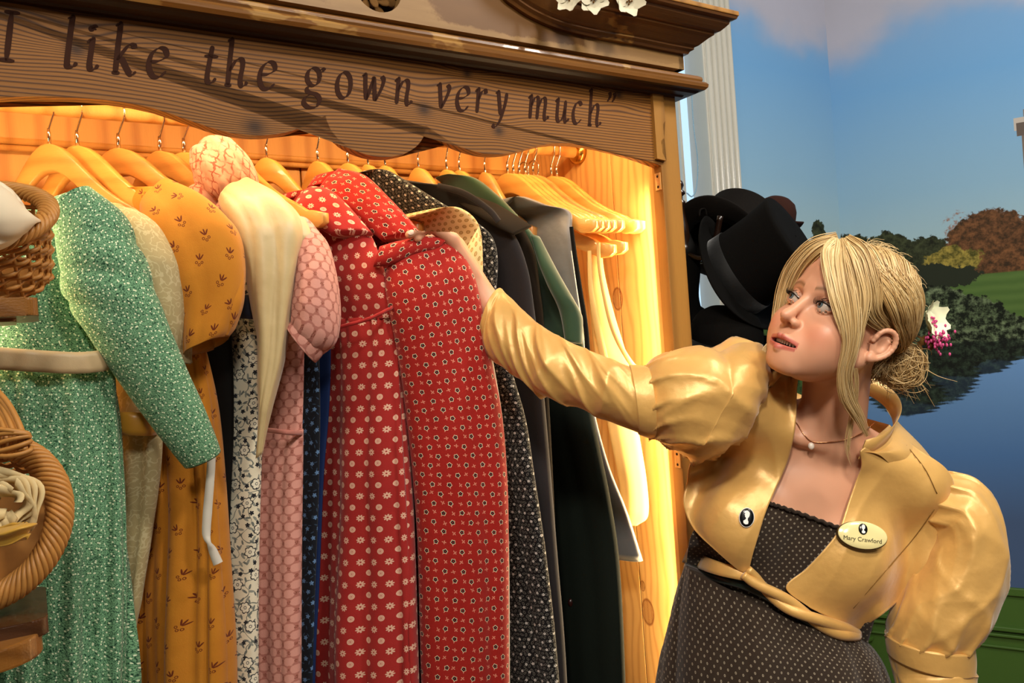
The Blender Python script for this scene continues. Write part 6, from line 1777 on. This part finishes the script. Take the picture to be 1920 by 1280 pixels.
# scalp cap below the strands
u = np.linspace(0, 2 * math.pi, 60, endpoint=False); w = np.linspace(0, math.pi, 40)
dirs = np.stack([np.outer(np.sin(w), np.cos(u)), np.outer(np.sin(w), np.sin(u)), np.outer(np.cos(w), np.ones(60))], -1).reshape(-1, 3)
pts = np.array([H(*(SKC + d * SKR * 1.035)) for d in dirs])
fc = [f for f in grid_faces(40, 60, True) if all((dirs[i] @ np.array([0, .80, -.50]) < .30 + .22 * abs(dirs[i][0])) and dirs[i][2] > -.62 + .35 * max(0, dirs[i][1] + .1) * 2 for i in f)]
cap_ = mesh_obj('scalp_cap', pts, fc, M_hair, hair)
a = cap_.data.attributes.new('tone', 'FLOAT', 'POINT'); a.data.foreach_set('value', np.full(len(pts), .30, dtype=np.float32))
def skull(d, lift): 
    d = d / np.linalg.norm(d)
    return SKC + d * SKR * (1.04 + lift)
BUN = np.array([.012, -.100, -.042])
st = Strands()
for i in range(2000):
    sx = 1 if rng.random() < .66 else -1
    t = rng.random() ** .9                                   # along the parting, forehead to crown
    a = math.radians(50 + 78 * t)                            # elevation from the front
    s0 = np.array([sx * (.02 + .05 * rng.random()), math.cos(a), math.sin(a)])
    low = rng.random()
    m1 = np.array([sx * (.72 + .2 * low), .74 * (1 - t) * (1 - .15 * low) - .35 * t, .70 - .42 * low * (1 - .5 * t)])
    m2 = np.array([sx * (.95 - .15 * t), .22 * (1 - t) * low - .10 - .55 * t, .32 - .42 * low])
    e = np.array([sx * (.28 + .2 * rng.random()), -.93, -.50 + .25 * rng.random()])
    lift = .035 + .055 * rng.random() + (.05 * (rng.random() ** 3))
    cp = np.array([skull(q, lift * k) for q, k in ((s0, .55), (m1, 1.0), (m2, 1.0), (e, .9))])
    p = catmull(cp, 22)
    q = (p - SKC) / SKR; rr = np.linalg.norm(q, axis=1); want = 1.04 + lift * np.interp(np.linspace(0, 1, 22), [0, .2, 1], [.5, 1, 1])
    p = SKC + q / rr[:, None] * np.maximum(rr, want)[:, None] * SKR
    p = np.vstack([p, BUN + rng.normal(0, .010, 3)])
    tone = np.clip(.62 + .20 * rng.normal() - .22 * (low > .85) + .08 * (t < .4), 0, 1)
    path = np.array([H(*z) for z in p]); path = path + rng.normal(0, .0004, (1, 3))
    n = len(path); st.add(path, .00085 * np.interp(np.linspace(0, 1, n), [0, .1, .9, 1], [.4, 1, 1, .6]), tone)
st.build('swept_hair', hair)
# locks that frame the face, laid out by where they hang
def lock(name, pts, width, n, seed, sag=1.0, tip=.25, tone0=.72, r0=.00085):
    r = np.random.default_rng(seed); s = Strands()
    c = np.array([P(*q) for q in pts])
    for i in range(n):
        o = r.normal(0, .36, 2); o = o / max(1, np.linalg.norm(o))
        k = len(c)
        base = catmull(c, 30)
        tan = nrm(np.gradient(base, axis=0)); vw = nrm(CAMP - base); sd = nrm(np.cross(tan, vw)); dp = nrm(np.cross(sd, tan))
        wd_ = np.interp(np.linspace(0, 1, 30), np.linspace(0, 1, len(width)), width)
        ph = r.uniform(0, 6.28); wav = .0016 * np.sin(np.linspace(0, 7, 30) + ph)
        m = int(30 * (1 - tip * r.random()))
        p = (base + sd * (o[0] * wd_ + wav)[:, None] + dp * (o[1] * wd_ * .45)[:, None])[:m]
        s.add(p, r0 * np.interp(np.linspace(0, 1, m), [0, .1, .8, 1], [.5, 1, .9, .15]), float(np.clip(tone0 + .15 * r.normal(), 0, 1)))
    return s.build(name, hair)
lock('front_lock', [(1574, 450, 1.248), (1572, 495, 1.222), (1584, 560, 1.206), (1592, 610, 1.203), (1592, 650, 1.210), (1582, 700, 1.228), (1588, 745, 1.245), (1610, 785, 1.262), (1632, 830, 1.280)], [.010, .022, .024, .018, .013, .012, .013, .010, .004], 330, 21, tip=.35)
lock('front_lock', [(1568, 449, 1.252), (1552, 474, 1.232), (1562, 540, 1.208), (1578, 600, 1.202), (1588, 640, 1.207)], [.008, .012, .012, .010, .005], 120, 22, tone0=.82)
lock('side_lock', [(1578, 449, 1.246), (1592, 496, 1.215), (1606, 560, 1.205), (1604, 620, 1.212), (1600, 680, 1.226)], [.010, .020, .020, .014, .006], 160, 23, tone0=.66)
lock('temple_hair', [(1584, 448, 1.246), (1610, 478, 1.222), (1626, 540, 1.208), (1636, 590, 1.215), (1668, 622, 1.235)], [.010, .020, .022, .018, .010], 260, 27, tone0=.60)
lock('far_lock', [(1572, 447, 1.258), (1530, 464, 1.272), (1496, 498, 1.300), (1476, 540, 1.325), (1464, 590, 1.340), (1450, 640, 1.345), (1432, 690, 1.335)], [.010, .016, .018, .016, .014, .010, .004], 360, 24, tip=.4)
lock('loose_wisp', [(1446, 640, 1.345), (1432, 660, 1.34), (1428, 690, 1.335), (1440, 715, 1.33), (1436, 745, 1.33)], [.002, .006, .006, .004, .002], 24, 25, r0=.0006)
lock('loose_wisp', [(1604, 690, 1.225), (1606, 740, 1.245), (1596, 790, 1.28), (1590, 840, 1.30), (1600, 880, 1.31)], [.004, .006, .005, .004, .003], 20, 26, r0=.0005)
# bun and tufts at the nape
bs = Strands(); r = np.random.default_rng(31)
bc = P(1690, 685, 1.335)
for i in range(800):
    a0 = r.uniform(0, 6.28); ax = nrm(r.normal(0, 1, 3) * np.array([.5, 1, .5])); e1 = nrm(np.cross(ax, [0.2, .1, 1])); e2 = np.cross(ax, e1)
    rad = r.uniform(.012, .032); sp = r.uniform(1.5, 3.6); cc_ = bc + r.normal(0, .007, 3)
    th = np.linspace(a0, a0 + sp, 16)
    bs.add(cc_ + (np.cos(th)[:, None] * e1 + np.sin(th)[:, None] * e2 * 1.1) * rad, .00055, float(np.clip(.58 + .2 * r.normal(), 0, 1)))
for i in range(80):
    p0 = bc + r.normal(0, .012, 3); d = nrm(np.array([.35 + .4 * r.normal(), .1 * r.normal(), -1 + .4 * r.normal()]))
    L_ = r.uniform(.02, .055); sw = nrm(r.normal(0, 1, 3)) * .02
    bs.add(catmull([p0, p0 + d * L_ * .5 + sw * .3, p0 + d * L_ + sw], 8), np.linspace(.0008, .0002, 8), float(np.clip(.55 + .2 * r.normal(), 0, 1)))
cv, cf = ellipsoid_vf(bc, (.027, .024, .028), None, 24, 16); bs.v.append(cv); bs.f += [tuple(i + bs.n for i in q) for q in cf]; bs.n += len(cv); bs.t.append(np.full(len(cv), .45))
bs.build('bun', hair)
# flyaway hairs over the crown
fs_ = Strands()
for i in range(90):
    a = r.uniform(math.radians(55), math.radians(150)); sx = r.normal(0, .35)
    d0 = np.array([sx, math.cos(a), math.sin(a)]); d1 = d0 + np.array([r.normal(0, .25), -.35 * r.random() - .1, -.05 + .1 * r.random()])
    p0 = skull(d0, .05); p1 = skull(d0 * .6 + d1 * .4, .13 + .05 * r.random()); p2 = skull(d1, .10 + .12 * r.random())
    fs_.add(np.array([H(*z) for z in catmull([p0, p1, p2], 10)]), .00032, float(.7 + .2 * r.random()), 3)
fs_.build('flyaway_hair', hair)
# flowers pinned above the bun
m_fw = plain('white_green_petal', '#dfe0bd', 0.7, 0.3, var=0.12, vscale=60); m_fp = plain('pink_petal', '#c0487c', 0.7, 0.3, var=0.3, vscale=200)
hf = flower('hair_flower', P(1746, 602, 1.325), .034, 8, m_fw, None, None, None, (0.50, -0.85, .15), 41, m_fp, parent=person)
hf.parent = person; hf.matrix_parent_inverse = pw_inv(person)
tag(hf, 'white and pink flower pinned behind her ear')
pk = MB()
for i in range(90):
    c = P(1757, 636, 1.315) + r.normal(0, .0085, 3); pk.add(*ellipsoid_vf(c, (.0022, .0022, .0030), None, 6, 5))
pk.build('pink_cluster', m_fp, hf)
dl_ = MB()
for i in range(10):
    c = P(1733 + r.normal(0, 8), 640 + r.normal(0, 9), 1.33); ax = nrm(r.normal(0, 1, (3, 3))); qx, _ = np.linalg.qr(ax)
    dl_.add(*ellipsoid_vf(c, (.009, .005, .0012), qx, 8, 6))
dl_.build('dried_petal', m_dry, hf)
# ------------------------------------------------------------------ hat stand with hats and a black coat
m_dkwood = plain('dark_turned_wood', '#1d0f08', 0.25, 0.6, var=0.2)
m_felt = plain('black_felt', '#090807', 0.95, 0.06, var=0.15, bump=0.3, bscale=600)
m_felt2 = plain('brown_black_felt', '#0f0c0a', 0.9, 0.12, var=0.15, bump=0.3, bscale=600)
m_bnd = satin('black_hat_ribbon', '#060606', 0.7, 0.2)
m_brown = plain('brown_felt', '#2a130c', 0.9, 0.15, var=0.1)
def lathe(profile, c, ax, seg=40, oval=(1.0, 1.0), e1=None, curl=None):
    """profile (r, h) turned about the axis ax through c"""
    ax = nrm(np.asarray(ax, float))
    e1 = nrm(np.cross(ax, [0.1, 0.9, 0.3])) if e1 is None else nrm(np.asarray(e1) - ax * (np.asarray(e1) @ ax)); e2 = np.cross(ax, e1)
    t = np.linspace(0, 2 * math.pi, seg, endpoint=False)
    v = []
    for r, h in profile:
        for a in t:
            hh = h + (curl(r, a) if curl else 0)
            v.append(np.asarray(c) + e1 * r * oval[0] * math.cos(a) + e2 * r * oval[1] * math.sin(a) + ax * hh)
    return np.array(v), grid_faces(len(profile), seg, True)
def hat(label, c, ax, r=.088, h=.15, brim=.045, top='flat', mat=m_felt, e1=None, curl_amt=.022, name='top_hat', group='hats on the hat stand', oval=(1.0, 1.12), band_h=.035):
    t = thing(name, label, 'hat', tuple(c), group)
    if top == 'flat': prof = [(r * .97, 0), (r * .96, h * .3), (r * .97, h * .6), (r * 1.04, h * .95), (r * 1.04, h * .985), (r * 1.01, h), (r * .7, h * 1.005), (.002, h * 1.005)]
    else: prof = [(r * .98, 0), (r * .99, h * .35), (r * .94, h * .6), (r * .8, h * .82), (r * .55, h * .96), (r * .25, h * 1.0), (.002, h * 1.0)]
    mesh_obj('crown', *lathe(prof, c, ax, 48, oval, e1), mat, t)
    cu = lambda rr, a: curl_amt * max(0, (rr - r) / brim) ** 1.6 * (math.cos(a) ** 2 * 1.4 - .35)
    mesh_obj('brim', *lathe([(r * .95, .004), (r * .97, -.001), (r + brim * .4, -.002), (r + brim * .8, 0), (r + brim * .97, .003), (r + brim, .006), (r + brim * .97, .0075), (r + brim * .75, .005), (r + brim * .4, .003), (r * .95, .005)], c, ax, 64, oval, e1, cu), mat, t)
    if band_h: mesh_obj('hat_band', *lathe([(r * .985, .003), (r * .992, .005), (r * .985, band_h), (r * .975, band_h + .001)], c, ax, 48, oval, e1), m_bnd, t)
    return t
hat('large black top hat tilted towards the room, its flat crown facing out', P(1372, 520, 1.83), (.75, -.50, .46), .100, .165, .050, e1=(0.3, .2, -1))
h2 = hat('black hat behind the top hat, its curled brim showing at the left', P(1352, 462, 1.98), (.55, .35, .55), .085, .12, .05, e1=(0, 0, 1), mat=m_felt2)
bk = MB().tube(catmull([P(1311, 405, 1.93), P(1313, 394, 1.93), P(1322, 392, 1.93), P(1325, 404, 1.93)], 16), .004, 8, flat=.6)
bk.build('ribbon_loop', m_felt2, h2)
hat('small brown round hat just visible behind the top hat crown', P(1448, 424, 2.06), (.35, .1, .9), .052, .075, .02, 'round', m_brown, name='round_hat', band_h=0)
hat('black round-crowned hat below the top hat, above the woman\'s raised sleeve', P(1358, 655, 1.80), (.12, -.25, .95), .082, .095, .05, 'round', m_felt, name='round_hat')
hs_ = thing('hat_stand', 'dark turned-wood hat stand partly hidden behind the wardrobe edge', 'hat stand', tuple(P(1278, 640, 1.93)))
px0 = P(1276, 380, 1.95); base_xy = px0[:2]
zt_ = P(1271, 336, 1.95)[2]
prof = [(.001, 0), (.008, -.006), (.011, -.016), (.006, -.026), (.013, -.032), (.013, -.037), (.006, -.042), (.006, -.05), (.012, -.056), (.012, -.062), (.008, -.07), (.010, -.09), (.015, -.115), (.017, -.14), (.012, -.16), (.016, -.166), (.016, -.176), (.014, -.2), (.015, -.6), (.018, -1.2), (.016, zt_ * -1 + FLOOR + .12 - 0), ]
prof[-1] = (.018, -(zt_ - FLOOR) + .12)
mesh_obj('pole', *lathe(prof, (base_xy[0], base_xy[1], zt_), (0, 0, 1), 24), m_dkwood, hs_)
for i in range(4):
    a = i * math.pi / 2 + .6; d = np.array([math.cos(a), math.sin(a), 0])
    q = np.array([base_xy[0], base_xy[1], 0])
    MB().tube(catmull([q + [0, 0, zt_ - .18], q + d * .06 + [0, 0, zt_ - .20], q + d * .10 + [0, 0, zt_ - .16], q + d * .12 + [0, 0, zt_ - .11]], 16), .007, 8).build('peg', m_dkwood, hs_)
    MB().tube(catmull([q + [0, 0, FLOOR + .22], q + d * .10 + [0, 0, FLOOR + .12], q + d * .22 + [0, 0, FLOOR + .012]], 14), .013, 8).build('foot', m_dkwood, hs_)
ct = thing('coat', 'black coat hanging below the hats between the wardrobe and the woman', 'coat', tuple(P(1330, 640, 1.95)))
def lofd(name, st, th, mat, parent, nr, nc, fold): return loft(name, [P(*q[:3]) for q in st], [P(*q[3:]) for q in st], th, mat, parent, nr, nc, fold, .9, True)
lofd('coat_body', [(1262, 430, 1.98, 1290, 430, 1.98), (1256, 480, 1.97, 1312, 490, 1.95), (1256, 560, 1.97, 1310, 560, 1.94), (1262, 585, 1.97, 1330, 590, 1.94), (1270, 620, 1.97, 1420, 620, 1.94), (1280, 700, 1.97, 1470, 700, 1.94), (1290, 1000, 1.97, 1490, 1000, 1.94), (1300, 1500, 1.97, 1500, 1500, 1.94)], [.02, .03, .035, .04, .05, .055, .06, .06], M_black, ct, 70, 60, folds(401, .008, 6))

# ------------------------------------------------------------------ display stand, baskets and trimmings at the left
m_shelf = wood_mat('stand_oak', sRGB('#8a5a24'), sRGB('#5a3410'), 'x', 220, .01, rough=.35, contrast=.8, coat=.2)
m_shelf2 = wood_mat('stand_dark_oak', sRGB('#4a2a10'), sRGB('#2c1606'), 'x', 220, .01, rough=.4, contrast=.6, coat=.2)
m_cane = plain('wicker_cane', '#b9813f', 0.45, 0.45, var=0.25, vscale=60)
ds = thing('display_stand', 'wooden tiered display stand at the left edge holding two wicker baskets', 'stand', (P(-110, 900, .86)[0], P(-110, 900, .86)[1], FLOOR))
def plank(name, x0, x1, y, D0_, depth, h, mat, rad=.02):
    """flat board; its right end lies along the sight line, y is the pixel row of its upper front edge"""
    p1 = P(x1, y, D0_); yd = nrm(np.array([p1[0], p1[1], 0])); xd = np.array([yd[1], -yd[0], 0]); z = p1[2]
    L_ = (x1 - x0) * D0_ / FPX; pts = [(-L_, depth), (-L_, 0)]
    for t in np.linspace(-math.pi / 2, 0, 8): pts.append((-rad + rad * math.cos(t), rad + rad * math.sin(t)))
    for t in np.linspace(0, math.pi / 2, 8): pts.append((-rad + rad * math.cos(t), depth - rad + rad * math.sin(t)))
    q = [p1 + xd * a_ + yd * b_ for a_, b_ in pts]
    bm = bmesh.new(); up = [bm.verts.new((v[0], v[1], z)) for v in q]; dn = [bm.verts.new((v[0], v[1], z - h)) for v in q]
    bm.faces.new(up); bm.faces.new(dn[::-1]); n = len(pts)
    for i in range(n): bm.faces.new((up[i], dn[i], dn[(i + 1) % n], up[(i + 1) % n]))
    return bm_obj(name, bm, mat, ds, False, True, .0025)
plank('shelf', -200, 70, 556, .84, .13, .0195, m_shelf, .012)
plank('shelf_cleat', -200, 30, 592, .86, .08, .006, m_shelf, .006)
plank('shelf', -200, 90, 1158, .80, .15, .018, m_shelf2, .015)
plank('shelf', -200, 80, 1202, .77, .16, .022, m_shelf, .05)
pq = P(-120, 700, .90)
MB().tube([(pq[0], pq[1], FLOOR + .03), (pq[0], pq[1], 1.50)], .018, 14).build('post', m_shelf2, ds)
MB().tube([(pq[0], pq[1], FLOOR), (pq[0], pq[1], FLOOR + .03)], .16, 40).build('foot', m_shelf2, ds)
def basket(label, c, ax, ra, rb, depth, e1, nst=26, rows=9, taper=.72, rim_r=.0085, n_br=7):
    t = thing('wicker_basket', label, 'basket', tuple(c), 'wicker baskets on the display stand')
    ax = nrm(np.asarray(ax, float)); e1 = nrm(np.asarray(e1, float) - ax * (np.asarray(e1) @ ax)); e2 = np.cross(ax, e1)
    th = np.linspace(0, 2 * math.pi, 220, endpoint=False)
    ring = lambda k, h, w=0: np.asarray(c) + e1 * ((ra * k + w) * np.cos(th))[:, None] + e2 * ((rb * k + w) * np.sin(th))[:, None] - ax * np.ravel(h)[:, None]
    for i in range(n_br):                              # plaited border, each cane its own part
        ph = i * 2 * math.pi / n_br
        w = rim_r * np.cos(th * 9 + ph); h = rim_r * .8 * np.sin(th * 9 + ph)
        p = np.asarray(c) + e1 * ((ra + w) * np.cos(th))[:, None] + e2 * ((rb + w) * np.sin(th))[:, None] + ax * h[:, None]
        MB().tube(p, .0029, 6, closed=True).build('border_cane', m_cane, t)
    for j in range(rows):                              # woven wall
        f = (j + .6) / rows; k = 1 - (1 - taper) * f
        w = .0032 * np.sin(th * nst / 2 + j * math.pi)
        h = depth * f + .0 * th
        MB().tube(ring(k, h, w), .0026, 5, closed=True).build('weaver', m_cane, t)
    for i in range(nst):
        a = 2 * math.pi * i / nst
        q = [np.asarray(c) + e1 * ra * k * math.cos(a) + e2 * rb * k * math.sin(a) - ax * depth * f for f, k in ((0, 1), (.5, 1 - (1 - taper) * .5), (1, taper))]
        MB().tube(catmull(q, 5), .0022, 5).build('stake', m_cane, t)
    bm = lathe([(.001, 0), (.5, 0), (.98, 0), (1.0, .002)], (0, 0, 0), (0, 0, 1), 40)
    v = np.asarray(c) + np.outer(bm[0][:, 0], e1) * ra * taper + np.outer(bm[0][:, 1], e2) * rb * taper - ax * depth
    mesh_obj('basket_base', v, bm[1], m_cane, t)
    return t, e1, e2, ax
b1, *_ = basket('open wicker basket with white cloth on the upper shelf at the left edge', P(-62, 410, .875), (.10, -.62, .78), .082, .068, .085, (1, 0, .05))
b2, *_ = basket('wicker basket with arched handle holding cream and yellow cloth, lower left', P(-38, 978, .83), (.12, -.93, .30), .078, .080, .055, (1, 0, -.05), rim_r=.0115, n_br=9)
hd = MB()
for i in range(7):
    o_ = (i - 3) * .0042
    hp = catmull([P(24, 846, .80) + [o_, 0, 0], P(16, 805, .81) + [o_, .002 * (i % 2), 0], P(-6, 760, .83) + [o_ * .6, 0, o_ * .6], P(-50, 722, .85) + [0, 0, o_], P(-110, 716, .86) + [0, 0, o_]], 40)
    MB().tube(hp, .0030, 6).build('handle_cane', m_cane, b2)
for i in range(5):
    z = np.linspace(0, 2 * math.pi, 24, endpoint=False); cc_ = P(25 - i * 1.5, 845 - i * 9, .803)
    MB().tube(np.stack([cc_[0] + .0175 * np.cos(z), cc_[1] + .008 * np.sin(z), cc_[2] + .004 * np.sin(z + i) + 0 * z], 1), .0026, 5, closed=True).build('handle_binding', m_cane, b2)
# cloths in the baskets
m_cap = plain('white_linen', '#e8d9bd', .8, .25, var=.04); m_crm = plain('cream_ruffle', '#dcc593', .8, .25, var=.06); m_yel = satin('yellow_ribbon_cloth', '#c99a3a', .4)
nzc = smooth_noise(77, 22, 28, 6)
cl = lofd('linen_cap', [(-60, 352, .86, -20, 338, .86), (-90, 375, .85, 22, 356, .85), (-100, 405, .84, 50, 392, .84), (-90, 432, .84, 57, 418, .84), (-70, 452, .845, 46, 440, .845), (-50, 466, .85, 20, 462, .85)], [.012, .035, .045, .045, .035, .015], m_cap, None, 60, 60, lambda a, u, v, t: .020 * (np.abs(np.sin(v * 48 + u * 14 + 2.2 * nzc(u, v))) ** .6 - .6) * np.sin(t * math.pi) + .005 * nzc(u * 2, v * 2))
tag(cl, 'soft folded white linen cap lying in the upper wicker basket', 'cap')
rs = thing('fabric_rose', 'cream ruffled fabric rose in the lower basket', 'fabric rose', tuple(P(15, 940, .79)))
for i in range(7):
    th = np.linspace(0, 4.6, 30) + i * .9; rr = .007 + .0033 * i
    cpt = P(10, 942, .795 + .002 * i)
    path = np.stack([cpt[0] + rr * np.cos(th) * 1.15, cpt[1] + .004 * np.sin(th * 3 + i), cpt[2] + rr * np.sin(th) * .9], 1)
    out = np.stack([np.cos(th), -.45 + 0 * th, np.sin(th)], 1); out = nrm(out); wv = (.0125 + .003 * np.sin(th * 5 + i))[:, None]
    a_ = path; b_ = path + out * wv
    v = np.stack([a_, (a_ + b_) / 2 + [0, -.001, 0], b_, b_ + [0, .001, 0], (a_ + b_) / 2 + [0, .0005, 0]], 1).reshape(-1, 3)
    mesh_obj('petal', v, grid_faces(30, 5, True), m_crm, rs)
yl = lofd('yellow_sash', [(-60, 990, .80, -60, 1022, .80), (-10, 990, .79, -8, 1024, .79), (25, 983, .785, 30, 1018, .785), (44, 980, .785, 48, 1004, .785), (50, 984, .79, 51, 996, .79)], [.006, .010, .011, .009, .004], m_yel, None, 50, 40, lambda a, u, v, t: .0035 * np.sin(u * 420) * (0.4 + t))
tag(yl, 'folded yellow satin sash in the lower basket', 'sash')
